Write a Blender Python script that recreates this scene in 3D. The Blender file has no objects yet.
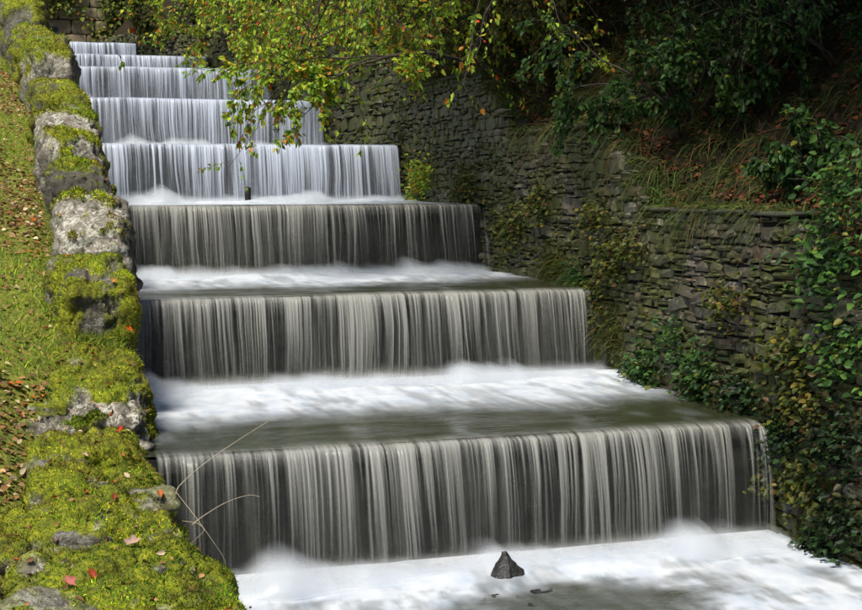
import bpy, math, random
import numpy as np
from mathutils import Matrix, Vector

# ------------------------------------------------------------------ camera
SC = bpy.context.scene
COL = SC.collection
F_PX, YAW, PITCH, ROLL = 1449.0, 0.31034, 0.07871, -0.00408
CAM = np.array([-1.8245, 0.0, 2.2063])
PF = np.array([math.sin(YAW) * math.cos(PITCH), math.cos(YAW) * math.cos(PITCH), -math.sin(PITCH)])
_r = np.array([math.cos(YAW), -math.sin(YAW), 0.0])
_u = np.cross(_r, PF)
PR = math.cos(ROLL) * _r + math.sin(ROLL) * _u
PU = -math.sin(ROLL) * _r + math.cos(ROLL) * _u
cd = bpy.data.cameras.new('camera')
cam = bpy.data.objects.new('camera', cd)
COL.objects.link(cam)
cd.sensor_width = 36.0
cd.lens = F_PX / 862.0 * 36.0
cd.clip_start, cd.clip_end = 0.1, 2000.0
M4 = Matrix.Identity(4)
for i in range(3):
    M4[i][0], M4[i][1], M4[i][2], M4[i][3] = PR[i], PU[i], -PF[i], CAM[i]
cam.matrix_world = M4
SC.camera = cam

# ------------------------------------------------------------------ sky, sun, exposure
SUN_TO = Vector((-0.36, -0.45, 0.84)).normalized()
world = bpy.data.worlds.new('World')
SC.world = world
world.use_nodes = True
wn = world.node_tree
wn.nodes.clear()
sky = wn.nodes.new('ShaderNodeTexSky')
sky.sky_type = 'NISHITA'
sky.sun_disc = False
sky.sun_elevation = math.asin(SUN_TO.z)
sky.sun_rotation = math.atan2(SUN_TO.x, SUN_TO.y)
sky.air_density, sky.dust_density, sky.ozone_density = 1.0, 1.2, 1.5
bgn = wn.nodes.new('ShaderNodeBackground')
bgn.inputs['Strength'].default_value = 0.10
won = wn.nodes.new('ShaderNodeOutputWorld')
wn.links.new(sky.outputs[0], bgn.inputs[0])
wn.links.new(bgn.outputs[0], won.inputs[0])
sl = bpy.data.lights.new('sun', 'SUN')
sl.energy = 4.4
sl.angle = math.radians(16)
sl.color = (1.0, 0.94, 0.80)
so = bpy.data.objects.new('sun', sl)
COL.objects.link(so)
so.rotation_euler = (-SUN_TO).to_track_quat('-Z', 'Y').to_euler()
SC.view_settings.view_transform = 'Standard'
SC.view_settings.look = 'None'
SC.view_settings.gamma = 1.0
SC.view_settings.exposure = 0.5
SC.view_settings.use_curve_mapping = False
SC.cycles.use_denoising = True
SC.cycles.max_bounces = 5
SC.cycles.diffuse_bounces = 3
SC.cycles.adaptive_threshold = 0.03
SC.cycles.transparent_max_bounces = 14
SC.cycles.caustics_reflective = False
SC.cycles.caustics_refractive = False

# ------------------------------------------------------------------ helpers
RNG = np.random.default_rng(7)
A = np.array


def ray(px, py):
    return PF + PR * (px - 431.0) / F_PX + PU * (305.0 - py) / F_PX


def at_y(px, py, Y):
    d = ray(px, py)
    return CAM + d * ((Y - CAM[1]) / d[1])


def at_z(px, py, Z):
    d = ray(px, py)
    return CAM + d * ((Z - CAM[2]) / d[2])


def smooth(a, b, x):
    t = np.clip((x - a) / (b - a), 0, 1)
    return t * t * (3 - 2 * t)


def _h(ix, iy, iz, s):
    n = (ix.astype(np.int64) * 374761393 + iy.astype(np.int64) * 668265263 + iz.astype(np.int64) * 2147483647 + s * 144269) & 0xFFFFFFFF
    n = ((n ^ (n >> 13)) * 1274126177) & 0xFFFFFFFF
    n = ((n ^ (n >> 16)) * 2246822519) & 0xFFFFFFFF
    return ((n ^ (n >> 15)) & 0xFFFFFF) / float(0xFFFFFF)


def vnoise(P, s=0):
    P = np.asarray(P, float)
    i = np.floor(P).astype(np.int64)
    f = P - i
    f = f * f * (3 - 2 * f)
    r = 0
    for dx in (0, 1):
        for dy in (0, 1):
            for dz in (0, 1):
                w = (f[..., 0] if dx else 1 - f[..., 0]) * (f[..., 1] if dy else 1 - f[..., 1]) * (f[..., 2] if dz else 1 - f[..., 2])
                r = r + w * _h(i[..., 0] + dx, i[..., 1] + dy, i[..., 2] + dz, s)
    return r


def fbm(P, o=4, s=0, gain=0.5):
    P = np.asarray(P, float)
    r, a, t = 0, 1.0, 0.0
    for k in range(o):
        r = r + a * vnoise(P * (2.03 ** k) + 17.3 * k, s + k)
        t += a
        a *= gain
    return r / t


def mk(name, V, Fc, attrs=None, flat=False):
    V = np.asarray(V, np.float32)
    Fc = np.asarray(Fc, np.int32)
    me = bpy.data.meshes.new(name)
    n, k = Fc.shape
    me.vertices.add(len(V))
    me.vertices.foreach_set('co', V.ravel())
    me.loops.add(n * k)
    me.loops.foreach_set('vertex_index', Fc.ravel())
    me.polygons.add(n)
    me.polygons.foreach_set('loop_start', np.arange(0, n * k, k, dtype=np.int32))
    me.polygons.foreach_set('use_smooth', np.full(n, not flat))
    for an, av in (attrs or {}).items():
        av = np.asarray(av, np.float32)
        if av.ndim == 1:
            a = me.attributes.new(an, 'FLOAT', 'POINT')
            a.data.foreach_set('value', av)
        else:
            a = me.attributes.new(an, 'FLOAT_COLOR', 'POINT')
            c = np.ones((len(av), 4), np.float32)
            c[:, :3] = av[:, :3]
            a.data.foreach_set('color', c.ravel())
    me.update(calc_edges=True)
    return me


def tag(o, label=None, cat=None, group=None, kind=None):
    if label:
        o['label'] = label
    if cat:
        o['category'] = cat
    if group:
        o['group'] = group
    if kind:
        o['kind'] = kind
    return o


def put(name, me, mat, parent=None, loc=None, **kw):
    o = bpy.data.objects.new(name, me)
    COL.objects.link(o)
    if me is not None and mat is not None and not me.materials:
        me.materials.append(mat)
    if parent is not None:
        o.parent = parent
        if parent.location.length > 0 and loc is None:   # meshes are made in world coordinates
            loc = -parent.location
    if loc is not None:
        o.location = loc
    return tag(o, **kw)


def empty(name, loc, label, cat, group=None):
    return tag(put(name, None, None, loc=Vector([float(c) for c in loc])), label, cat, group)


def grid_faces(nx, ny):
    i = np.arange(nx - 1)[:, None] * ny + np.arange(ny - 1)[None, :]
    i = i.ravel()
    return np.stack([i, i + ny, i + ny + 1, i + 1], 1)


class Acc:                                      # collects geometry for ONE mesh
    def __init__(s):
        s.V, s.F, s.A, s.n = [], [], {}, 0

    def add(s, V, Fc, **at):
        s.V.append(V)
        s.F.append(np.asarray(Fc) + s.n)
        s.n += len(V)
        for k, v in at.items():
            s.A.setdefault(k, []).append(v)

    def mesh(s, name, flat=False):
        return mk(name, np.concatenate(s.V), np.concatenate(s.F), {k: np.concatenate(v) for k, v in s.A.items()}, flat)


def tube(pts, rad, seg=6):
    pts = np.asarray(pts, float)
    rad = np.broadcast_to(np.asarray(rad, float), (len(pts),))
    t = np.gradient(pts, axis=0)
    t /= np.linalg.norm(t, axis=1)[:, None] + 1e-9
    ref = A([0.31, 0.17, 0.93]) if abs(t[0][2]) < 0.9 else A([1.0, 0.1, 0])
    u = np.cross(t, ref)
    u /= np.linalg.norm(u, axis=1)[:, None] + 1e-9
    v = np.cross(t, u)
    a = np.linspace(0, 2 * math.pi, seg, endpoint=False)
    V = pts[:, None, :] + rad[:, None, None] * (np.cos(a)[None, :, None] * u[:, None, :] + np.sin(a)[None, :, None] * v[:, None, :])
    n = len(pts)
    Fc = []
    for i in range(n - 1):
        for j in range(seg):
            Fc.append((i * seg + j, i * seg + (j + 1) % seg, (i + 1) * seg + (j + 1) % seg, (i + 1) * seg + j))
    return V.reshape(-1, 3), np.array(Fc)


# ------------------------------------------------------------------ materials
def mat(name):
    m = bpy.data.materials.new(name)
    m.use_nodes = True
    nt = m.node_tree
    nt.nodes.clear()
    return m, nt, nt.nodes.new('ShaderNodeOutputMaterial')


def nd(nt, typ, **kw):
    n = nt.nodes.new(typ)
    for k, v in kw.items():
        if k in n.inputs:
            n.inputs[k].default_value = v
        else:
            setattr(n, k, v)
    return n


def noise(nt, scale, detail=4, rough=0.55, vec=None, stretch=None):
    n = nd(nt, 'ShaderNodeTexNoise', Scale=scale, Detail=detail, Roughness=rough)
    if vec is None:
        vec = nd(nt, 'ShaderNodeNewGeometry').outputs['Position']
    if stretch:
        mp = nd(nt, 'ShaderNodeMapping')
        mp.inputs['Scale'].default_value = stretch
        nt.links.new(vec, mp.inputs[0])
        vec = mp.outputs[0]
    nt.links.new(vec, n.inputs['Vector'])
    return n.outputs['Fac']


def ramp(nt, fac, stops):
    r = nd(nt, 'ShaderNodeValToRGB')
    el = r.color_ramp.elements
    while len(el) < len(stops):
        el.new(0.5)
    for e, (p, c) in zip(el, stops):
        e.position = p
        e.color = (c[0], c[1], c[2], 1) if hasattr(c, '__len__') else (c, c, c, 1)
    nt.links.new(fac, r.inputs[0])
    return r.outputs[0]


def mixc(nt, fac, a, b, mode='MIX'):
    m = nd(nt, 'ShaderNodeMix', data_type='RGBA', blend_type=mode)
    for s, v in ((0, fac), (6, a), (7, b)):
        if hasattr(v, 'is_linked'):
            nt.links.new(v, m.inputs[s])
        else:
            m.inputs[s].default_value = v if s == 0 else (v[0], v[1], v[2], 1)
    return m.outputs[2]


def math_(nt, op, a, b=0.0, clamp=False):
    m = nd(nt, 'ShaderNodeMath', operation=op, use_clamp=clamp)
    for s, v in ((0, a), (1, b)):
        if hasattr(v, 'is_linked'):
            nt.links.new(v, m.inputs[s])
        else:
            m.inputs[s].default_value = v
    return m.outputs[0]


def attr(nt, name):
    return nd(nt, 'ShaderNodeAttribute', attribute_name=name)


def pbr(nt, col, rough=0.8, spec=0.3, bump=None, bstr=0.5, bdist=0.02):
    p = nd(nt, 'ShaderNodeBsdfPrincipled')
    for k, v in (('Base Color', col), ('Roughness', rough), ('Specular IOR Level', spec)):
        if hasattr(v, 'is_linked'):
            nt.links.new(v, p.inputs[k])
        else:
            p.inputs[k].default_value = v if k != 'Base Color' else (v[0], v[1], v[2], 1)
    if bump is not None:
        b = nd(nt, 'ShaderNodeBump', Strength=bstr, Distance=bdist)
        nt.links.new(bump, b.inputs['Height'])
        nt.links.new(b.outputs[0], p.inputs['Normal'])
    return p


def m_leaf(name, transl=0.35, rough=0.45, spec=0.25):
    m, nt, out = mat(name)
    c = attr(nt, 'col').outputs['Color']
    p = pbr(nt, c, rough, spec)
    t = nd(nt, 'ShaderNodeBsdfTranslucent')
    nt.links.new(c, t.inputs[0])
    mx = nd(nt, 'ShaderNodeMixShader')
    mx.inputs[0].default_value = transl
    nt.links.new(p.outputs[0], mx.inputs[1])
    nt.links.new(t.outputs[0], mx.inputs[2])
    nt.links.new(mx.outputs[0], out.inputs[0])
    return m


def m_bark(name, c1, c2):
    m, nt, out = mat(name)
    n = noise(nt, 14, 5, 0.6, stretch=(1, 1, 0.3))
    p = pbr(nt, ramp(nt, n, [(0.3, c1), (0.7, c2)]), 0.85, 0.2, n, 0.7, 0.02)
    nt.links.new(p.outputs[0], out.inputs[0])
    return m


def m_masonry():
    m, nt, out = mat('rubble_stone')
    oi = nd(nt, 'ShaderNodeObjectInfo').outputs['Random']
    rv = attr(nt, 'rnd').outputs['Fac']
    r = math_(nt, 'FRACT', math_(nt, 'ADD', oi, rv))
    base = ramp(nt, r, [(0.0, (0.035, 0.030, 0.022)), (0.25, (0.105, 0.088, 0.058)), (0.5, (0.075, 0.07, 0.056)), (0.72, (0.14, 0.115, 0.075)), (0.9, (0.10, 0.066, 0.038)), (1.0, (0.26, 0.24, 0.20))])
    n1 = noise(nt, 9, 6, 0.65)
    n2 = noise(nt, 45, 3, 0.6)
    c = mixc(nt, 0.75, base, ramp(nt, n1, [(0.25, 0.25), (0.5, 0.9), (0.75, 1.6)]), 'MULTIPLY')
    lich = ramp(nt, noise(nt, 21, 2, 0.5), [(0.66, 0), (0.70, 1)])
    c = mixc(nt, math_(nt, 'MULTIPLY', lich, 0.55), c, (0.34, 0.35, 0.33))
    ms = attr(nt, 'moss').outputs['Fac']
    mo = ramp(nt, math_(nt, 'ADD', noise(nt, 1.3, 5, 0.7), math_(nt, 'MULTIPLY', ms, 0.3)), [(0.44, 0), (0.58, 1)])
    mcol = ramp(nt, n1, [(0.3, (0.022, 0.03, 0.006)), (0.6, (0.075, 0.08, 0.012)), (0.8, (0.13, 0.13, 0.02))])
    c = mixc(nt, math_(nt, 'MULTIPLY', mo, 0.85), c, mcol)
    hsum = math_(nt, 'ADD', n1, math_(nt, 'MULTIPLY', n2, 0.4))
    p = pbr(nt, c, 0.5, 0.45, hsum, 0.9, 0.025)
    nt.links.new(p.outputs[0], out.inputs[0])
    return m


def m_boulder():
    m, nt, out = mat('mossy_boulder')
    n1 = noise(nt, 5, 7, 0.65)
    n2 = noise(nt, 28, 5, 0.65)
    n3 = noise(nt, 90, 3, 0.6)
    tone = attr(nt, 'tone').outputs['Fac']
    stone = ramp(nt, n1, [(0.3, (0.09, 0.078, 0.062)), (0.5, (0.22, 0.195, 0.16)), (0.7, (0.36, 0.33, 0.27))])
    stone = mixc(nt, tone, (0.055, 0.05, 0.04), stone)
    lich = ramp(nt, math_(nt, 'ADD', math_(nt, 'MULTIPLY', n2, 0.5), math_(nt, 'MULTIPLY', noise(nt, 7.5, 4, 0.7), 0.5)), [(0.50, 0), (0.56, 1)])
    stone = mixc(nt, math_(nt, 'MULTIPLY', math_(nt, 'MULTIPLY', lich, tone), 0.85), stone, ramp(nt, n3, [(0.35, (0.36, 0.37, 0.28)), (0.6, (0.66, 0.64, 0.58))]))
    stone = mixc(nt, math_(nt, 'MULTIPLY', ramp(nt, n2, [(0.36, 1), (0.43, 0)]), 0.6), stone, (0.035, 0.03, 0.022))
    mcol = ramp(nt, n2, [(0.25, (0.018, 0.026, 0.004)), (0.42, (0.11, 0.14, 0.01)), (0.6, (0.27, 0.28, 0.015)), (0.78, (0.42, 0.38, 0.02))])
    mcol = mixc(nt, ramp(nt, n1, [(0.35, 0.65), (0.6, 0)]), mcol, (0.055, 0.065, 0.012))
    c = mixc(nt, attr(nt, 'moss').outputs['Fac'], stone, mcol)
    p = pbr(nt, c, 0.88, 0.2, math_(nt, 'ADD', n2, math_(nt, 'MULTIPLY', n3, 0.6)), 0.9, 0.025)
    nt.links.new(p.outputs[0], out.inputs[0])
    return m


def m_simple(name, stops, scale, rough=0.85, spec=0.2, bstr=0.6, bdist=0.03, stretch=None, detail=6):
    m, nt, out = mat(name)
    n = noise(nt, scale, detail, 0.65, stretch=stretch)
    p = pbr(nt, ramp(nt, n, stops), rough, spec, n, bstr, bdist)
    nt.links.new(p.outputs[0], out.inputs[0])
    return m


def m_terrain():
    m, nt, out = mat('bank_earth')
    side = attr(nt, 'side').outputs['Fac']
    n1 = noise(nt, 2.2, 6, 0.7)
    n2 = noise(nt, 16, 5, 0.7)
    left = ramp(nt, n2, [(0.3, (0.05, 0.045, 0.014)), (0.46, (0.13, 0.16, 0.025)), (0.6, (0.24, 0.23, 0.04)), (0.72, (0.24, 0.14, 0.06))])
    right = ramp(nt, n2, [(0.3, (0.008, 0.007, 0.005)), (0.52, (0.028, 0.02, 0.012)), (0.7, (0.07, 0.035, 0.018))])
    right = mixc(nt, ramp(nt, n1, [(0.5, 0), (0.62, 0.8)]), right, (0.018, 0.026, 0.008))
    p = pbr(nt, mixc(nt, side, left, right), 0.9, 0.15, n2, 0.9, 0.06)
    nt.links.new(p.outputs[0], out.inputs[0])
    return m


def m_pool():
    m, nt, out = mat('pool_water')
    fo = attr(nt, 'foam').outputs['Fac']
    nb = noise(nt, 6, 4, 0.6, stretch=(1.0, 2.4, 1))
    wet = pbr(nt, (0.03, 0.034, 0.017), 0.14, 0.5, nb, 0.35, 0.03)
    nf = noise(nt, 3.0, 5, 0.6, stretch=(1.2, 0.8, 1))
    white = pbr(nt, ramp(nt, nf, [(0.3, (0.40, 0.46, 0.56)), (0.6, (0.58, 0.61, 0.67))]), 0.6, 0.3, None)
    mx = nd(nt, 'ShaderNodeMixShader')
    nt.links.new(fo, mx.inputs[0])
    nt.links.new(wet.outputs[0], mx.inputs[1])
    nt.links.new(white.outputs[0], mx.inputs[2])
    nt.links.new(mx.outputs[0], out.inputs[0])
    return m


def m_curtain(name, col, transl=0.25):
    m, nt, out = mat(name)
    de = attr(nt, 'dens').outputs['Fac']
    p = pbr(nt, col, 0.32, 0.5)
    t = nd(nt, 'ShaderNodeBsdfTranslucent')
    t.inputs[0].default_value = (*col, 1)
    m1 = nd(nt, 'ShaderNodeMixShader')
    m1.inputs[0].default_value = transl
    nt.links.new(p.outputs[0], m1.inputs[1])
    nt.links.new(t.outputs[0], m1.inputs[2])
    tr = nd(nt, 'ShaderNodeBsdfTransparent')
    m2 = nd(nt, 'ShaderNodeMixShader')
    nt.links.new(de, m2.inputs[0])
    nt.links.new(tr.outputs[0], m2.inputs[1])
    nt.links.new(m1.outputs[0], m2.inputs[2])
    nt.links.new(m2.outputs[0], out.inputs[0])
    return m


MAT = {
    'masonry': m_masonry(), 'boulder': m_boulder(), 'terrain': m_terrain(), 'pool': m_pool(),
    'curtain': m_curtain('falling_water', (0.63, 0.69, 0.82)), 'shaded_peat_curtain': m_curtain('falling_peaty_water_shaded', (0.48, 0.48, 0.45)), 'spray': m_curtain('white_spray', (0.68, 0.72, 0.78), 0.4),  # lower falls' woodland shade and upper falls' sky blue are put into colour
    'leaf': m_leaf('leaf', 0.45), 'grass': m_leaf('grass_blade', 0.3, 0.6, 0.15), 'moss': m_leaf('moss_tips', 0.25, 0.9, 0.05),
    'dry_leaf': m_leaf('dry_leaf', 0.15, 0.6, 0.2),
    'bark': m_bark('bark', (0.02, 0.016, 0.012), (0.085, 0.07, 0.055)),
    'root': m_bark('root_bark', (0.03, 0.02, 0.012), (0.12, 0.075, 0.045)),
    'stem': m_simple('dry_stem', [(0.3, (0.25, 0.2, 0.13)), (0.7, (0.5, 0.44, 0.32))], 30, 0.7),
    'riser': m_simple('wet_dark_stone', [(0.3, (0.006, 0.007, 0.006)), (0.6, (0.012, 0.013, 0.010)), (0.8, (0.028, 0.028, 0.016))], 7, 0.5, 0.25, 0.8, 0.03),
    'mortar': m_simple('dark_mortar', [(0.3, (0.012, 0.011, 0.009)), (0.7, (0.04, 0.036, 0.028))], 12, 0.9),
    'coping': m_simple('coping_stone', [(0.3, (0.02, 0.022, 0.014)), (0.55, (0.055, 0.055, 0.04)), (0.72, (0.06, 0.07, 0.02))], 8, 0.75),
    'backwall': m_simple('far_wall_stone', [(0.3, (0.13, 0.10, 0.065)), (0.55, (0.21, 0.17, 0.115)), (0.75, (0.17, 0.15, 0.06))], 1.4, 0.85),
    'rock': m_simple('wet_rock', [(0.3, (0.008, 0.008, 0.009)), (0.7, (0.035, 0.033, 0.03))], 10, 0.3, 0.5, 0.9, 0.04),
}

# ------------------------------------------------------------------ layout of the cascade
YL = [12.03 + 4.2 * k for k in range(8)]                        # lip of each step
ZL = [0.0, 1.0, 2.0, 3.0, 4.02, 4.97, 5.62, 6.33]
XRF = [5.29, 5.38, 5.46, 5.45, 5.12, 4.89, 4.13, 2.85]         # right end of each fall
ORD = ['lowest', 'second lowest', 'third', 'fourth', 'fifth', 'sixth', 'seventh', 'topmost']


def x_in(Y):                                                    # inner face of the left wall
    return -0.38 + 0.033 * (np.asarray(Y, float) - 12)


def x_r(Y):                                                     # face of the right wall
    return np.interp(Y, [-30, 8, 20, 25, 29, 33, 37.2, 41.4, 47, 90], [5.45, 5.45, 5.55, 5.55, 5.24, 5.0, 4.25, 2.97, 2.2, 2.2])


WT = A([(-30, 0.2), (7, 0.4), (9.2, 1.0), (10.6, 1.05), (11.7, 2.0), (14.7, 2.0), (16.2, 3.02), (19.2, 3.02), (20.4, 4.0), (23.4, 4.0), (24.7, 5.0), (27.6, 5.0), (28.8, 5.9), (31.8, 5.9), (33, 6.0), (36, 6.1), (37.2, 6.35), (41.4, 6.7), (47, 7.0), (90, 9)])


def w_top(Y):
    return np.interp(Y, WT[:, 0], WT[:, 1])


def bank_l(X, Y):
    Yc = np.maximum(Y, 7.0)
    z = 0.238 * (Yc - 12) + 0.52 - 0.22 * smooth(11, 8, Y)
    z = z + 0.10 * np.maximum(0, x_in(Y) - 1.0 - X) ** 0.9
    dist = np.maximum(0, x_in(Y) - 0.6 - X)
    z = z - (0.55 * smooth(13.6, 12.2, Y) * np.exp(-dist / 0.5)) - 0.10 * np.exp(-dist / 0.3)
    return z + 0.16 * (fbm(np.stack([X * 0.9, Y * 0.9, X * 0], -1), 3, 3) - 0.5)


def bank_r(X, Y):
    d = np.maximum(0, X - x_r(Y) - 0.4)
    z = w_top(Y) - 0.04 + 0.72 * d + 0.25 * np.minimum(d, 2.5) * 0.6
    z = np.where(d > 9, w_top(Y) + 7.5 + 0.25 * (d - 9), z)
    return z + np.minimum(d, 1) * 0.7 * (fbm(np.stack([X * 0.6, Y * 0.6, X * 0], -1), 4, 11) - 0.5)


def on_right(px, py):                                           # where a pixel's ray meets the right bank
    d = ray(px, py)
    for t in np.arange(9, 60, 0.05):
        p = CAM + d * t
        if p[0] > x_r(p[1]) + 0.2 and p[2] < float(bank_r(A(p[0]), A(p[1]))):
            return p
    return CAM + d * 30


# ------------------------------------------------------------------ terrain (one sheet)
def build_terrain():
    Ys = np.unique(np.concatenate([np.linspace(-60, 4, 24), np.linspace(4, 48, 200), np.linspace(48, 160, 30)]))
    offL = np.concatenate([-np.geomspace(80, 0.9, 40), [-0.60, -0.42]])
    offR = np.concatenate([[0.16, 0.42, 0.46], 0.46 + np.geomspace(0.08, 90, 70)])
    V, S = [], []
    for Y in Ys:
        xi, xr = float(x_in(min(Y, 46))), float(x_r(Y))
        xl = xi + offL
        zl = bank_l(xl, np.full_like(xl, Y))
        zl[-1] = min(zl[-1], -2) if Y < 49 else zl[-2]
        mid = np.linspace(xi - 0.36, xr + 0.14, 6)
        zm = np.full(6, 0.238 * (max(Y, 8) - 12) - 2.3) if Y < 49 else np.full(6, 9.0)
        xx = xr + offR
        zr = bank_r(xx, np.full_like(xx, Y))
        zr[0] = zm[-1]
        V.append(np.stack([np.concatenate([xl, mid, xx]), np.full(len(xl) + 6 + len(xx), Y), np.concatenate([zl, zm, zr])], -1))
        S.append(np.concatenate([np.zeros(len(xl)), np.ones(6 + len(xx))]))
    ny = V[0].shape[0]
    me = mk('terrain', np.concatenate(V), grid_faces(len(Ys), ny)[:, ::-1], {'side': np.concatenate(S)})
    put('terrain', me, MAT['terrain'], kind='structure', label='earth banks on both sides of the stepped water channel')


build_terrain()


# ------------------------------------------------------------------ steps, water
def box(x0, x1, y0, y1, z0, z1):
    V = A([(x, y, z) for x in (x0, x1) for y in (y0, y1) for z in (z0, z1)], float)
    Fc = A([(0, 1, 3, 2), (4, 6, 7, 5), (0, 4, 5, 1), (2, 3, 7, 6), (0, 2, 6, 4), (1, 5, 7, 3)])
    return V, Fc


FALL_DESC = ['lowest and widest waterfall, grey strands dropping into the bottom pool', 'second waterfall from the bottom, above the broad foamy tread', 'third waterfall from the bottom, dark gaps between its strands',
             'fourth waterfall from the bottom, bright white, with a small dark post at its foot', 'fifth waterfall from the bottom, crossed by a hanging leafy spray', 'sixth waterfall from the bottom, pale bluish white, below the two shallow falls',
             'second waterfall from the top, shallow white strip', 'topmost and narrowest waterfall under the brown back wall']
DENS = [0.26, 0.30, 0.24, 0.52, 0.46, 0.44, 0.6, 0.5]          # how much of the width the water covers


def build_step(k):
    Y, Z = YL[k], ZL[k]
    zb = ZL[k - 1] if k else -1.07
    xl, xr = float(x_in(Y)) - 0.1, float(x_r(Y)) + 0.12
    st = empty('weir_step', (0.5 * (xl + xr), Y, zb), ['dark wet stone step behind the %s waterfall' % o for o in ORD][k], 'stone step', 'stone steps of the cascade')
    nx, nz = 120, 20
    X, T = np.meshgrid(np.linspace(xl, xr, nx), np.linspace(0, 1, nz), indexing='ij')
    P = np.stack([X, Y + 0.03 + 0 * X, zb - 0.5 + T * (Z - 0.06 - zb + 0.5)], -1)
    P[..., 1] += 0.10 * (fbm(P * A([2.5, 1, 6]), 4, 20 + k) - 0.3)
    put('riser', mk('riser', P.reshape(-1, 3), grid_faces(nx, nz)), MAT['riser'], st)
    # sill: the slab the water pours over, in separate stones
    x = xl
    while x < xr - 0.05:
        w = min(0.9 + 0.5 * RNG.random(), xr - x)
        V, Fc = box(x + 0.006, x + w - 0.006, Y - 0.05 + 0.02 * RNG.random(), Y + 0.5, Z - 0.13, Z - 0.022 + 0.008 * RNG.random())
        put('sill_stone', mk('sill_stone', V, Fc, flat=True), MAT['riser'], st)
        x += w


def strand_noise(X, S, k):
    w = 0.14 * (fbm(np.stack([X * 1.1, S * 1.1, X * 0 + k], -1), 3, 40) - 0.5) * S
    Xw = X + w + 0.30 * (fbm(np.stack([X * 0.9, X * 0 + 4.4 * k, X * 0], -1), 3, 45) - 0.5)      # strands bunch and spread
    a = fbm(np.stack([Xw * 4.5, S * 0.5, X * 0 + 3.1 * k], -1), 2, 50)
    b = fbm(np.stack([Xw * 19, S * 0.6, X * 0 + 1.7 * k], -1), 2, 60)
    c = fbm(np.stack([Xw * 60, S * 0.45, X * 0 + 0.7 * k], -1), 2, 70, 0.7)
    return a, b, c


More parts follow.
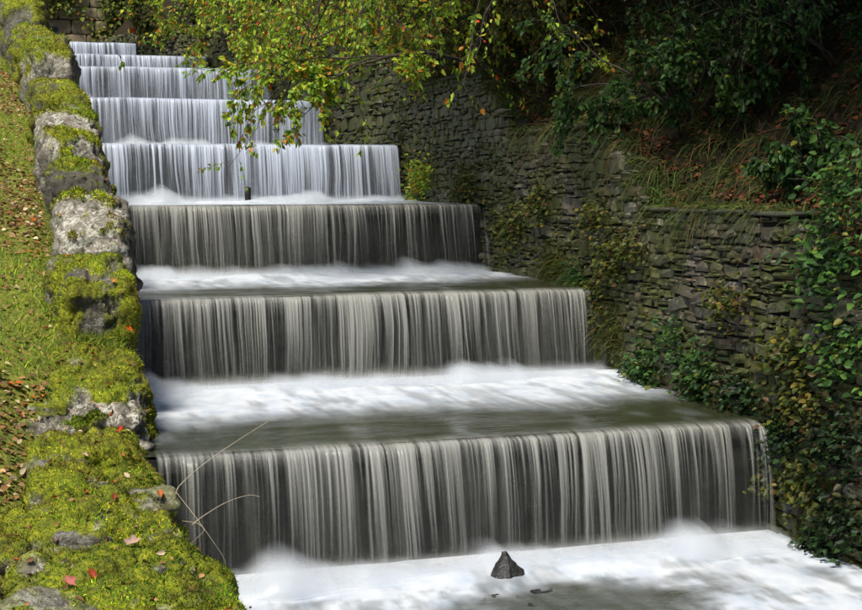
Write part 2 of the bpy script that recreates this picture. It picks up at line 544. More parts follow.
def build_fall(k):
    Y, Z = YL[k], ZL[k]
    zb = ZL[k - 1] if k else -1.07
    drop = Z - zb
    xl, xr = float(x_in(Y)) + 0.0, XRF[k]
    fo = empty('waterfall', (0.5 * (xl + xr), Y - 0.2, zb), FALL_DESC[k], 'waterfall', 'waterfalls of the cascade')
    nx = int((xr - xl) * (260 if k < 3 else 150))
    rows = np.concatenate([[-0.34, -0.22, -0.1], np.linspace(0, 0.1, 5)[:-1], np.linspace(0.1, 1, 22)])
    for layer in range(2):
        X, S = np.meshgrid(np.linspace(xl, xr, nx), rows, indexing='ij')
        t = np.maximum(S, 0)
        a, b, c = strand_noise(X + 31 * layer, t, k)
        v = 0.5 + (0.30 * (a - 0.5) + 0.42 * (b - 0.5) + 0.62 * (c - 0.5)) * 1.7
        clump = fbm(np.stack([X * 0.8, X * 0 + 9.1 * k + 40 * layer, X * 0], -1), 3, 80)
        thr = 0.74 - DENS[k] * 0.55 + 0.10 * smooth(0.05, 0.6, t) - 0.55 * (clump - 0.5) - 0.25 * np.exp(-t / 0.07)
        d = smooth(thr - 0.24, thr + 0.48, v) * (1.0 if layer == 0 else 0.7)
        veil = smooth(0.42, 0.66, fbm(np.stack([(X + 0.06 * t * (a - 0.5)) * 2.1, t * 0.5, X * 0 + 5.7 * k + 11 * layer], -1), 3, 85))
        d = np.maximum(d, veil * (0.07 + 0.24 * smooth(0.3, 0.7, b)) * (0.5 if k < 3 else 1.5))
        fine = smooth(0.35, 0.75, c)
        d = np.maximum(d, np.exp(-t / 0.06) * (0.15 + 0.45 * fine))
        d = np.maximum(d, (0.01 if k < 3 else 0.05) + (0.05 if k < 3 else 0.10) * fine * smooth(0.3, 0.6, clump))
        d = d * (0.72 if k < 3 else 0.92) * (1 - (0.45 if k < 3 else 0.25) * smooth(0.1, 0.85, t))
        d = np.maximum(d, 0.6 * smooth(0.78, 1.0, t + 0.2 * (clump - 0.5) + 0.06 * (b - 0.5)) * (1 - layer))
        edge = smooth(0, 0.03, X - xl) * smooth(0, 0.05, xr - X)
        d = np.clip(d * edge, 0, 0.97)
        d = np.where(S < 0, d * smooth(-0.34, -0.05, S) * 0.3, d)
        rag = 0.05 * (fbm(np.stack([X * 4, X * 0, X * 0 + k], -1), 2, 90) - 0.5)
        yy = np.where(S < 0, Y - S * 0.9 - 0.05, Y - 0.055 - (0.20 + 0.05 * layer) * np.sqrt(t + 1e-6) * math.sqrt(drop) * (0.75 + 0.5 * a)) - layer * 0.02 + rag
        yy = yy - 0.05 * (v - 0.5) * t ** 0.5
        zz = np.where(S < 0, Z + 0.018 + layer * 0.004, Z + 0.018 - t * (drop + 0.06)) - np.where(S < 0, 0, 0.02 * np.exp(-t * 30)) + 0.02 * (fbm(np.stack([X * 1.7, X * 0, X * 0 + 2.2 * k], -1), 3, 91) - 0.5)
        P = np.stack([X + 0.02 * (b - 0.5) * t, yy, zz], -1)
        put('curtain', mk('curtain', P.reshape(-1, 3), grid_faces(nx, len(rows)), {'dens': d.ravel()}), MAT['shaded_peat_curtain' if k < 3 else 'curtain'], fo, kind='stuff')
    # spray at the foot: soft nested sheets
    ac = Acc()
    n2, m2 = 150, 14
    for j in range(5):
        X, S = np.meshgrid(np.linspace(xl, xr, n2), np.linspace(0, 1, m2), indexing='ij')
        lump = fbm(np.stack([X * 1.6, X * 0 + k * 5.3, X * 0 + j * 0.35], -1), 4, 110)
        hh = (0.10 + 0.16 * smooth(0.4, 0.85, lump)) * (0.40 + 0.26 * j)
        ang = S * math.pi * 0.5
        yy = Y - 0.16 - (0.16 + 0.09 * j + 0.25 * lump) * np.sin(ang)
        zz = zb + 0.015 + hh * np.cos(ang) ** 1.3
        al = (0.62 - 0.08 * j) * (0.55 + 0.9 * smooth(0.35, 0.7, lump)) * smooth(0.0, 0.75, S + 0.4 * (fbm(np.stack([X * 5, S * 2, X * 0 + j + k], -1), 3, 120) - 0.5)) * smooth(0, 0.1, X - xl) * smooth(0, 0.08, xr - X)
        ac.add(np.stack([X, yy, zz], -1).reshape(-1, 3), grid_faces(n2, m2), dens=al.ravel())
    put('spray', ac.mesh('spray'), MAT['spray'], fo, kind='stuff')
    # the single trickle that runs down beside the main sheet
    if k < 3:
        ac = Acc()
        zt = np.linspace(0, 1, 24)
        for q in range(6):
            w = 0.018 + 0.012 * RNG.random()
            wob = 0.02 * (fbm(np.stack([zt * 3, zt * 0 + q, zt * 0 + k], -1), 3, 99) - 0.5)
            cx = xr + 0.045 + 0.012 * q + (0.13 + 0.012 * q) * zt ** 1.4 * (1.0 if k == 0 else 0.35) + wob
            cy = Y - 0.06 - 0.24 * np.sqrt(zt) - 0.004 * q
            cz = Z - 0.03 - zt * (drop - 0.03)
            V = np.concatenate([np.stack([cx - w, cy, cz], -1), np.stack([cx, cy - 0.006, cz], -1), np.stack([cx + w, cy, cz], -1)])
            pk = -0.02 + 0.28 * fbm(np.stack([zt * 2, zt * 0 + 3.3 * q, zt * 0], -1), 2, 98)
            ac.add(V, grid_faces(3, 24), dens=np.concatenate([0 * zt, np.maximum(pk, 0) * smooth(0, 0.4, zt), 0 * zt]))
        put('side_trickle', ac.mesh('side_trickle'), MAT['curtain'], fo, kind='stuff')


def build_pool(k):                                              # k = -1: the bottom pool
    if k >= 0:
        y0, y1, z = YL[k] + 0.0, (YL[k + 1] + 0.05 if k < 7 else 47.0), ZL[k]
    else:
        y0, y1, z = 2.0, YL[0] + 0.05, -1.07
    nx, ny = (260, 130) if k < 2 else (120, 50)
    U, Y = np.meshgrid(np.linspace(0, 1, nx), np.linspace(y0, y1, ny), indexing='ij')
    X = (x_in(Y) - 0.12) * (1 - U) + (x_r(Y) + 0.10) * U
    Q = np.stack([X, Y, X * 0 + k * 7.7], -1)
    n = fbm(Q * A([0.8, 0.9, 1]), 4, 130)
    st = fbm(Q * A([3.2, 1.1, 1]), 4, 140)
    if k >= 0:
        t = (Y - y0) / (y1 - y0)
        front = 0.36 + 0.16 * (n - 0.5) * 2 + 0.05 * (st - 0.5) + 0.10 * smooth(0.75, 1.0, U)
        if k >= 2:
            front = front * 0.4
        foam = smooth(front - 0.12, front + 0.34, t + 0.10 * (fbm(Q * A([7, 3, 1]), 3, 145) - 0.5))
        fl = 0.5 * fbm(Q * A([5.5, 2.2, 1]) + 1.5 * n[..., None], 4, 146) + 0.5 * fbm(Q * A([11, 1.6, 1]) + 0.8 * n[..., None], 3, 147)
        foam = foam * (0.52 + 0.58 * smooth(0.36, 0.6, 0.4 * st + 0.6 * fl) + 0.3 * smooth(0.6, 1, t))
        h = 0.10 * smooth(0.5, 1.0, t) * smooth(0.3, 0.75, n) + 0.02 * (st - 0.5) * smooth(0.25, 0.5, t)
        h += 0.012 * (fbm(Q * A([2.0, 5, 1]), 3, 150) - 0.5) * smooth(0, 0.1, t)
        if k >= 0:
            foam = np.maximum(foam, 0.10 * smooth(0.55, 0.8, st))
    else:
        d = np.hypot((X - 2.75) / 1.25, (Y - 10.28) / 0.66) + 0.9 * (fbm(Q * A([3, 5, 1]), 4, 155) - 0.5)
        foam = np.clip(0.5 + 0.5 * smooth(0.7, 1.5, d), 0, 1) * (0.7 + 0.5 * smooth(0.3, 0.6, st))
        foam = foam * (0.15 + 0.85 * smooth(0.5, 1.25, d)) * smooth(7.5, 9.5, Y)
        e2 = smooth(0.45, 0.25, fbm(Q * A([1.2, 2.5, 1]), 4, 156)) * smooth(11.2, 10.2, Y)
        foam = foam * (1 - 0.35 * e2)
        fl = 0.5 * fbm(Q * A([3.0, 5.0, 1]) + 2.0 * n[..., None], 4, 157) + 0.5 * fbm(Q * A([9.0, 2.4, 1]) + 1.6 * n[..., None], 4, 158)
        foam = foam * (0.45 + 0.66 * smooth(0.36, 0.6, fl) + 0.4 * smooth(10.9, 11.6, Y))
        h = 0.10 * smooth(10.6, 11.9, Y) * smooth(0.3, 0.75, n) + 0.03 * (st - 0.5)
    foam = np.clip(foam, 0, 0.93)
    h = h * (1 - smooth(y1 - 0.75, y1 - 0.15, Y))
    me = mk('pool_water', np.stack([X, Y, z + 0.012 + h], -1).reshape(-1, 3), grid_faces(nx, ny), {'foam': foam.ravel()})
    nm = 'bottom pool water white with foam below the lowest waterfall' if k < 0 else 'water tread above the %s waterfall, foamy at the back' % ORD[k]
    put('pool_water', me, MAT['pool'], kind='structure', label=nm)


for k in range(8):
    build_step(k)
    build_fall(k)
for k in range(-1, 8):
    build_pool(k)


# ------------------------------------------------------------------ rounded, weathered stones
def cube_sphere(n):
    V, Fc, off = [], [], 0
    g = np.linspace(-1, 1, n)
    U, W = np.meshgrid(g, g, indexing='ij')
    for ax in range(3):
        for s in (-1, 1):
            P = np.zeros((n, n, 3))
            P[..., ax] = s
            P[..., (ax + 1) % 3] = U
            P[..., (ax + 2) % 3] = W
            f = grid_faces(n, n)
            V.append(P.reshape(-1, 3))
            Fc.append((f if s > 0 else f[:, ::-1]) + off)
            off += n * n
    V, Fc = np.concatenate(V), np.concatenate(Fc)
    key = np.round(V * 1e4).astype(np.int64)
    _, idx, inv = np.unique(key, axis=0, return_index=True, return_inverse=True)
    return V[idx], inv.ravel()[Fc]


CS = {n: cube_sphere(n) for n in (3, 4, 9, 26, 44)}


def vert_normals(V, Fc):
    n = np.zeros_like(V)
    a = np.cross(V[Fc[:, 2]] - V[Fc[:, 0]], V[Fc[:, 3]] - V[Fc[:, 1]])
    for i in range(4):
        np.add.at(n, Fc[:, i], a)
    return n / (np.linalg.norm(n, axis=1)[:, None] + 1e-9)


def rock(n, c, h, k=5.0, rx=0.0, rz=0.0, amp=0.06, fr=2.2, seed=0, strata=0.0):
    V, Fc = CS[n]
    V = V / (np.sum(np.abs(V) ** k, axis=1) ** (1 / k))[:, None]
    V = V * A(h)
    R = np.array(Matrix.Rotation(rz, 3, 'Z') @ Matrix.Rotation(rx, 3, 'X'))
    V = V @ R.T + A(c)
    N = vert_normals(V, Fc)
    d = (fbm(V * fr, 5, seed) - 0.5) * 2 * amp
    d = d + 0.35 * amp * (np.abs(fbm(V * fr * 3.1, 3, seed + 9) - 0.5) * 4 - 0.6)
    if strata:
        d = d + strata * (vnoise(V * A([2, 2, 16]) + 0.6 * fbm(V * 2, 2, 5)[:, None], seed + 3) - 0.5)
    ch = vnoise(V * fr * 1.5 + 0.4 * fbm(V * 4, 2, seed + 4)[:, None], seed + 6)                  # chipped facets
    d = d + amp * 0.8 * (np.round(ch * 4) / 4 - 0.5)
    V = V + N * d[:, None]
    return V, Fc, vert_normals(V, Fc)


def blades(pts, nrm, n_seg, length, width, lean, cols, rng, droop=0.0):
    """tapering blades: pts (n,3) roots, returns V, quads, colours"""
    n = len(pts)
    dirv = nrm + rng.normal(0, lean, (n, 3))
    dirv /= np.linalg.norm(dirv, axis=1)[:, None]
    side = np.cross(dirv, rng.normal(0, 1, (n, 3)))
    side /= np.linalg.norm(side, axis=1)[:, None] + 1e-9
    L = length * (0.5 + rng.random(n))
    bend = np.cross(dirv, side)
    V = np.zeros((n, (n_seg + 1) * 2, 3))
    for s in range(n_seg + 1):
        t = s / n_seg
        c = pts + dirv * (L * t)[:, None] + bend * (L * 0.35 * t * t)[:, None] + A([0, 0, -1.0]) * (droop * L * t * t)[:, None]
        w = width * (1 - t) ** 0.7 + 0.0008
        V[:, 2 * s] = c - side * w * 0.5
        V[:, 2 * s + 1] = c + side * w * 0.5
    base = np.arange(n)[:, None] * ((n_seg + 1) * 2)
    Fc = np.concatenate([base + A([2 * s, 2 * s + 1, 2 * s + 3, 2 * s + 2])[None, :] for s in range(n_seg)])
    return V.reshape(-1, 3), Fc, np.repeat(cols, (n_seg + 1) * 2, axis=0)


def pal(rng, n, cols, var=0.25):
    c = A(cols, float)
    w = None
    if c.shape[1] == 4:
        w = c[:, 3] / c[:, 3].sum()
        c = c[:, :3]
    i = rng.choice(len(c), n, p=w)
    return c[i] * (1 + rng.normal(0, var, (n, 1))).clip(0.4, 1.8)


def leaf_mesh(ctr, direc, nrm, size, cols, rng, wide=0.55):
    """folded pointed leaves: 6 verts, 2 quads each"""
    n = len(ctr)
    d = direc / (np.linalg.norm(direc, axis=1)[:, None] + 1e-9)
    s = np.cross(d, nrm)
    s /= np.linalg.norm(s, axis=1)[:, None] + 1e-9
    u = np.cross(s, d)
    L = size[:, None]
    f = 0.12 * L
    V = np.zeros((n, 6, 3))
    V[:, 0] = ctr
    V[:, 1] = ctr + d * L * 0.35 + s * L * wide * 0.5 + u * f
    V[:, 2] = ctr + d * L * 0.72 + s * L * wide * 0.36 + u * f * 0.5 - u * L * 0.06
    V[:, 3] = ctr + d * L - u * L * 0.16
    V[:, 4] = ctr + d * L * 0.72 - s * L * wide * 0.36 + u * f * 0.5 - u * L * 0.06
    V[:, 5] = ctr + d * L * 0.35 - s * L * wide * 0.5 + u * f
    b = np.arange(n)[:, None] * 6
    Fc = np.concatenate([b + A([0, 1, 2, 3]), b + A([0, 3, 4, 5])])
    return V.reshape(-1, 3), Fc, np.repeat(cols, 6, axis=0)


MOSS = [(0.40, 0.43, 0.015, 4), (0.16, 0.27, 0.015, 4), (0.56, 0.50, 0.025, 2), (0.05, 0.08, 0.012, 4), (0.16, 0.10, 0.03, 2)]
GRASS = [(0.17, 0.30, 0.02, 4), (0.36, 0.40, 0.03, 4), (0.09, 0.20, 0.025, 3), (0.45, 0.34, 0.12, 1.2)]


def tri_sample(V, Fc, w, n, rng):
    q = V[Fc]
    ar = np.linalg.norm(np.cross(q[:, 2] - q[:, 0], q[:, 3] - q[:, 1]), axis=1) * w[Fc].mean(1)
    i = rng.choice(len(Fc), n, p=ar / ar.sum())
    a, b = rng.random((n, 1)), rng.random((n, 1))
    p = (q[i, 0] * (1 - a) + q[i, 1] * a) * (1 - b) + (q[i, 3] * (1 - a) + q[i, 2] * a) * b
    nn = np.cross(q[i, 2] - q[i, 0], q[i, 3] - q[i, 1])
    return p, nn / (np.linalg.norm(nn, axis=1)[:, None] + 1e-9)


# name-part of the left wall: (Y centre, x offset of centre from inner face, z centre, half sizes, tilt, yaw, moss, tone, power)
LW = [
    # the low, moss-grown stretch at the bottom
    (7.50, -0.62, -0.74, (0.62, 0.55, 0.76), 0.03, 0.10, 0.46, 1.0, 6.0),
    (8.60, -0.52, -0.66, (0.60, 0.55, 0.70), -0.02, -0.10, 0.70, 0.9, 4.5),
    (9.70, -0.70, -0.60, (0.66, 0.52, 0.66), 0.05, 0.14, 0.60, 0.85, 5.0),
    (10.75, -0.56, -0.52, (0.54, 0.50, 0.62), -0.03, -0.08, 0.60, 0.8, 4.5),
    (11.75, -0.60, -0.44, (0.54, 0.52, 0.62), 0.02, 0.06, 0.66, 0.8, 4.5),
    (12.70, -0.54, -0.22, (0.46, 0.40, 0.60), 0.06, 0.04, 0.22, 1.0, 8.0),
    # the grassy mound
    (13.45, -0.44, 0.00, (0.48, 0.62, 0.70), 0.50, 0.0, 0.70, 0.6, 3.6),
    # the upright mossy block and the lichen-grey slab above it
    (14.65, -0.37, 0.66, (0.37, 0.60, 0.84), 0.22, 0.05, 0.58, 0.35, 6.0),
    (16.35, -0.27, 1.20, (0.41, 0.92, 0.90), 0.27, -0.03, 0.15, 1.0, 5.0),
    (18.3, -0.32, 1.66, (0.36, 0.70, 0.86), 0.20, 0.05, 0.46, 0.12, 6.0),
    (20.25, -0.36, 2.25, (0.41, 0.92, 0.98), 0.30, -0.04, 0.34, 0.85, 5.0),
    (22.8, -0.42, 2.90, (0.37, 1.00, 0.90), 0.22, 0.02, 0.60, 0.12, 5.5),
    (25.6, -0.46, 3.70, (0.41, 1.10, 1.05), 0.28, 0.0, 0.44, 0.7, 5.0),
    (28.4, -0.70, 4.20, (0.40, 1.05, 1.00), 0.22, 0.02, 0.62, 0.12, 5.0),
    (31.2, -0.86, 5.00, (0.48, 1.20, 1.20), 0.28, -0.02, 0.55, 0.25, 4.5),
    (34.5, -0.80, 5.80, (0.50, 1.50, 1.40), 0.26, 0.0, 0.62, 0.2, 4.0),
]


def build_left_wall():
    w = empty('parapet_wall', (-0.8, 12.0, -1.2), 'low wall of big mossy stones climbing the left side of the cascade', 'stone wall')
    # dark core down to below the water
    Ys = np.linspace(5.5, 46, 60)
    zt = np.interp(Ys, [7, 12.5, 13.5, 15, 16.2, 18, 20, 25, 28, 34, 46], [-0.45, -0.35, 0.1, 0.7, 1.2, 1.6, 2.2, 3.5, 4.3, 5.9, 7.4])
    ac = []
    for Y, z in zip(Ys, zt):
        xi = float(x_in(Y))
        ac.append(A([(xi - 0.05, Y, z - 4), (xi - 0.05, Y, z), (xi - 0.7, Y, z), (xi - 0.7, Y, z - 4)]))
    put('wall_core', mk('wall_core', np.concatenate(ac), grid_faces(len(Ys), 4)[:, ::-1]), MAT['mortar'], w)
    rng = np.random.default_rng(21)
    scr = []
    for i in range(11):
        Y = 7.1 + 5.6 * (i + rng.random()) / 11
        sx, sy, sz = 0.10 + 0.22 * rng.random(), 0.08 + 0.12 * rng.random(), 0.05 + 0.04 * rng.random()
        zt_ = float(np.interp(Y, [q[0] for q in LW[:7]], [q[2] + q[3][2] for q in LW[:7]]))
        V, Fc, N = rock(9, (float(x_in(Y)) - 0.26 - 0.80 * rng.random(), Y, zt_ - 0.065 + 0.04 * rng.random()), (sx, sy, sz), 7.0, 0.15 * rng.normal(), rng.normal(0, 0.5), 0.05, 5.0, 800 + i * 3, 0.03)
        m = smooth(0.50, 0.62, 0.75 * (0.5 + 1.6 * (fbm(V * 7, 4, 840) - 0.5)) + 0.25 * (0.5 + 0.5 * N[:, 2])) * (0.4 + 0.6 * (rng.random() < 0.7))
        put('stone', mk('stone', V, Fc, {'moss': m, 'tone': np.full(len(V), 0.25 + 0.5 * rng.random())}), MAT['boulder'], w)
    for i, (Y, dx, z, h, rx, rz, moss, tone, k) in enumerate(LW):
        n = 44 if i < 11 else 26
        V, Fc, N = rock(n, (float(x_in(Y)) + dx, Y, z), h, k, rx, rz, 0.15 if i < 6 else 0.11, 2.6, 200 + i * 5, 0.10 if i < 6 else 0.05)
        up = N[:, 2]
        m = smooth(0.93 - 0.62 * moss - 0.07, 0.93 - 0.62 * moss + 0.05, 0.62 * (0.5 + (fbm(V * A([3.4, 3.4, 2.4]), 6, 300 + i, 0.6) - 0.5) * 2.3) + 0.38 * (0.5 + 0.5 * up))
        V = V + N * (m * (0.02 + 0.05 * smooth(0.35, 0.7, fbm(V * 4.5, 3, 310))))[:, None]
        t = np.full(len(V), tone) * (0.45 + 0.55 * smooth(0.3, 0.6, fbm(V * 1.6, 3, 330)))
        t = t * (1 - 0.8 * smooth(0.3, 0.8, N[:, 0] + 0.5 * (fbm(V * 3, 3, 331) - 0.5)))      # shade on the water side, painted into the tone
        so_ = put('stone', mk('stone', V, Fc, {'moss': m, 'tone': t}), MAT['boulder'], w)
        top = tri_sample(V, Fc, smooth(0.35, 0.8, N[:, 2]) + 1e-6, 70 if i < 7 else 12, rng)
        scr.append(top)
        nb = int((22000 if i < 8 else 6000) * min(1, moss + 0.25))
        p, nn = tri_sample(V, Fc, m ** 2 + 1e-5, nb, rng)
        lo = fbm(p * 2.6, 3, 77)
        base = pal(rng, nb, MOSS, 0.25) * (0.35 + 1.25 * smooth(0.3, 0.7, lo))[:, None]
        br = smooth(0.48, 0.60, fbm(p * 4.1, 3, 78))[:, None]
        base = base * (1 - br * 0.8) + br * 0.85 * A([0.15, 0.095, 0.03]) * (0.5 + rng.random((nb, 1)))
        gr = smooth(0.45, 0.62, fbm(p * 1.7, 3, 79))[:, None]
        base = base * (1 - gr * 0.7) + gr * 0.7 * base * A([0.42, 0.78, 0.9])
        ln = 0.018 if i < 8 else 0.032
        bv, bf, bc = blades(p, nn * 0.7 + A([0, 0, 0.5]), 1, ln, 0.006 if i < 8 else 0.011, 0.6, base, rng)
        put('moss', mk('moss', bv, bf, {'col': bc}), MAT['moss'], so_, loc=(0, 0, 0), kind='stuff')
    p, nn = np.concatenate([q[0] for q in scr]), np.concatenate([q[1] for q in scr])
    n = len(p)
    V, Fc, cc = leaf_mesh(p + nn * 0.025, rng.normal(0, 1, (n, 3)) * A([1, 1, 0.2]), nn + rng.normal(0, 0.4, (n, 3)), 0.02 + 0.045 * rng.random(n), pal(rng, n, [(0.30, 0.17, 0.07, 3), (0.14, 0.07, 0.03, 4), (0.5, 0.38, 0.25, 1), (0.38, 0.1, 0.03, 1)]), rng, 0.6)
    put('leaf_scraps', mk('leaf_scraps', V, Fc, {'col': cc}), MAT['dry_leaf'], kind='stuff', label='small brown leaf scraps caught in the moss of the wall')
    return w


LWALL = build_left_wall()


# ------------------------------------------------------------------ right wall of coursed rubble
def build_right_wall():
    w = empty('retaining_wall', (5.6, 14, -1.2), 'stepped retaining wall of dark rubble stones along the right of the water', 'stone wall')
    Ys = np.linspace(4, 47, 200)
    ac = []
    for Y in Ys:
        xr, t = float(x_r(Y)), float(w_top(Y))
        ac.append(A([(xr + 0.035, Y, t - 5), (xr + 0.035, Y, t - 0.06), (xr + 0.5, Y, t - 0.06)]))
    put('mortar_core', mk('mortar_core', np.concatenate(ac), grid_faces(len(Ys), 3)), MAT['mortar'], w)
    rng = np.random.default_rng(5)
    var = []
    for i in range(16):
        V, Fc = CS[3]
        k = 9.0
        V = V / (np.sum(np.abs(V) ** k, axis=1) ** (1 / k))[:, None]
        V = V * (1 + 0.34 * (rng.random((len(V), 3)) - 0.5))
        V[:, 2] += 0.22 * rng.normal() * V[:, 1]                  # wedge-shaped
        var.append((V, Fc))
    mvar = []
    cand = []
    ya = 6.0
    while ya < 46:                                               # built up in short lengths whose courses do not line up
        wd = 0.45 + 0.9 * rng.random()
        if ya > 24:
            wd *= 1.6
        z = 0.238 * (ya - 12) - 1.5
        while z < float(w_top(ya + wd / 2)) + 0.6:
            ch = (0.04 + 0.085 * rng.random() ** 1.7 + (0.07 if rng.random() < 0.12 else 0)) * (1.4 if ya > 24 else 1)
            Y = ya - 0.06 * rng.random()
            while Y < ya + wd:
                L = min(0.09 + 0.30 * rng.random() ** 1.6 + (0.12 if ch > 0.12 else 0), ya + wd - Y + 0.08) * (1.5 if ya > 24 else 1)
                ch_, room = ch, float(w_top(Y + L / 2)) - 0.045 - z
                if room > 0.03:
                    ch = min(ch, room)
                    if rng.random() < 0.10 and L > 0.15:          # two thin ones in place of one
                        cand.append((Y + L / 2, z + ch * 0.25, L, ch * 0.5))
                        cand.append((Y + L / 2, z + ch * 0.75, L, ch * 0.5))
                    else:
                        cand.append((Y + L / 2, z + ch / 2, L, ch))
                ch = ch_
                Y += L
            z += ch
        ya += wd
    stones = []
    for (Y, zc, L, ch) in cand:
        d = Y * 1.0
        if Y < 9.8:
            vis = 0.2
        else:
            vis = 1.0
        # a few courses are skipped where two stones rise through one
        stones.append((L * ch / d ** 2 * vis, Y, zc, L, ch))
    stones.sort(reverse=True)
    # keep the ones in clear view as single stones
    single = [s for s in stones if 10.4 < s[1] < 22 and s[2] < 3.0][:300]
    ids = set(id(s) for s in single)

    def pose(s):
        Y, zc, L, ch = s[1:]
        th = 0.06 + 0.05 * rng.random()
        out = 0.022 * rng.random() ** 1.5 + (0.03 if rng.random() < 0.06 else 0)
        return (float(x_r(Y)) + 0.05 - out + th * 0.3, Y, zc + 0.01 * rng.normal()), (th, L / 2 - 0.006, ch / 2 - 0.004), rng.normal(0, 0.05), rng.normal(0, 0.04)
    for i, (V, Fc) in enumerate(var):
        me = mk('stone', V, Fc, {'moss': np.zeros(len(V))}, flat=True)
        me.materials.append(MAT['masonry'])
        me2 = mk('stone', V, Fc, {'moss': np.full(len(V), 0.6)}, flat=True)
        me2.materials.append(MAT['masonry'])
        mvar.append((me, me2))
    base = w.location
    for s in single:
        c, h, a, b = pose(s)
        lowz = c[2] - (math.floor((c[1] - 12.03) / 4.2) if c[1] > 12.03 else -1.0)
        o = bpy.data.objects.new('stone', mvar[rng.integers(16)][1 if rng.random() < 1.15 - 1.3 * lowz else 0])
        COL.objects.link(o)
        o.parent = w
        o.location = Vector(c) - base
        o.scale = h
        o.rotation_euler = (a, 0, b)
    ac = Acc()
    for s in stones:
        if id(s) in ids:
            continue
        c, h, a, b = pose(s)
        V, Fc = var[rng.integers(16)]
        V = V * A(h)
        V = V + A(c)
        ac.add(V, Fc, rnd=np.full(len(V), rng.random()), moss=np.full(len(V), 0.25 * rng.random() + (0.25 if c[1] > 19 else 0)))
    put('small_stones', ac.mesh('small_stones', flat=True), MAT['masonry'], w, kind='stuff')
    # coping slabs on the level stretches
    for (ya, yb) in ((9.2, 10.6), (11.7, 14.75), (16.15, 19.25), (20.4, 23.4), (24.7, 27.6), (28.8, 31.8)):
        Y = ya
        while Y < yb - 0.1:
            L = min(0.7 + 0.5 * rng.random(), yb - Y)
            if yb - Y - L < 0.3:
                L = yb - Y
            xr, t = float(x_r(Y)), float(w_top((ya + yb) / 2))
            V, Fc = CS[4]
            k = 12.0
            V = V / (np.sum(np.abs(V) ** k, axis=1) ** (1 / k))[:, None]
            V = V * A([0.25, L / 2 - 0.006, 0.024]) * (1 + 0.12 * (rng.random((len(V), 3)) - 0.5)) + A([xr + 0.20, Y + L / 2, t - 0.02 + 0.008 * rng.normal()])
            put('coping_slab', mk('coping_slab', V, Fc), MAT['coping'], w)
            Y += L


build_right_wall()


# ------------------------------------------------------------------ wall behind the top fall
def build_back_wall():
    w = empty('back_wall', (3, 48, 5.5), 'brownish grey masonry wall rising behind the topmost waterfall', 'stone wall')
    rng = np.random.default_rng(9)
    V, Fc = box(-6.5, 14, 48.0, 49.0, 5.0, 13.0)
    put('wall_core', mk('wall_core', V, Fc, flat=True), MAT['mortar'], w)
    z = 5.6
    var = []
    for i in range(8):
        V, Fc = CS[4]
        V = V / (np.sum(np.abs(V) ** 9.0, axis=1) ** (1 / 9.0))[:, None]
        me = mk('block', V * (1 + 0.1 * (rng.random((len(V), 3)) - 0.5)), Fc)
        me.materials.append(MAT['backwall'])
        var.append(me)
    while z < 12.6:
        h = 0.32 + 0.2 * rng.random()
        x = -6.4 + 0.5 * rng.random()
        while x < 13:
            L = 0.6 + 0.7 * rng.random()
            o = bpy.data.objects.new('block', var[rng.integers(8)])
            COL.objects.link(o)
            o.parent = w
            o.location = Vector((x + L / 2, 47.98 - 0.03 * rng.random(), z + h / 2)) - w.location
            o.scale = (L / 2 - 0.003, 0.09, h / 2 - 0.003)
            x += L
        z += h


build_back_wall()


def back_creeper(x0, x1, z0, z1, n, label, seed):
    rng = np.random.default_rng(seed)
    X, Zz = x0 + (x1 - x0) * rng.random(n * 3), z0 + (z1 - z0) * rng.random(n * 3)
    k = fbm(np.stack([X * 0.9, Zz * 0.7, X * 0 + seed], -1), 3, 160)
    ok = rng.random(n * 3) < smooth(0.42, 0.62, k)
    X, Zz = X[ok], Zz[ok]
    m = len(X)
    P = np.stack([X, 47.8 - 0.25 * rng.random(m), Zz], -1)
    r = empty('creeper', ((x0 + x1) / 2, 47.8, z0), label, 'creeper', 'creepers on the back wall')
    V, Fc, cc = leaf_mesh(P, np.stack([rng.normal(0, 0.6, m), -0.5 - rng.random(m), -0.3 - 0.6 * rng.random(m)], -1), A([0, -0.6, 0.8]) + rng.normal(0, 0.4, (m, 3)), 0.10 + 0.14 * rng.random(m), pal(rng, m, [(0.12, 0.15, 0.02, 4), (0.07, 0.10, 0.02, 4), (0.2, 0.2, 0.03, 2), (0.3, 0.14, 0.03, 0.5)]), rng, 0.65)
    put('foliage', mk('foliage', V, Fc, {'col': cc}), MAT['leaf'], r)
    ac = Acc()
    for q in range(9):
        x = x0 + (x1 - x0) * rng.random()
        t = np.linspace(0, 1, 9)
        V, Fc = tube(np.stack([x + 0.3 * (fbm(np.stack([t * 4, t * 0 + q, t * 0], -1), 3, seed) - 0.5), 47.82 + 0 * t, z1 - t * (z1 - z0) * (0.5 + 0.5 * rng.random())], -1), 0.012, 4)
        ac.add(V, Fc)
    put('stems', ac.mesh('stems'), MAT['bark'], r, kind='stuff')


back_creeper(-0.2, 4.2, 6.4, 10.5, 1600, 'green creeper on the back wall above the topmost waterfall', 1)
back_creeper(4.0, 9.5, 6.6, 10.5, 1300, 'creeper on the back wall behind the autumn boughs', 2)


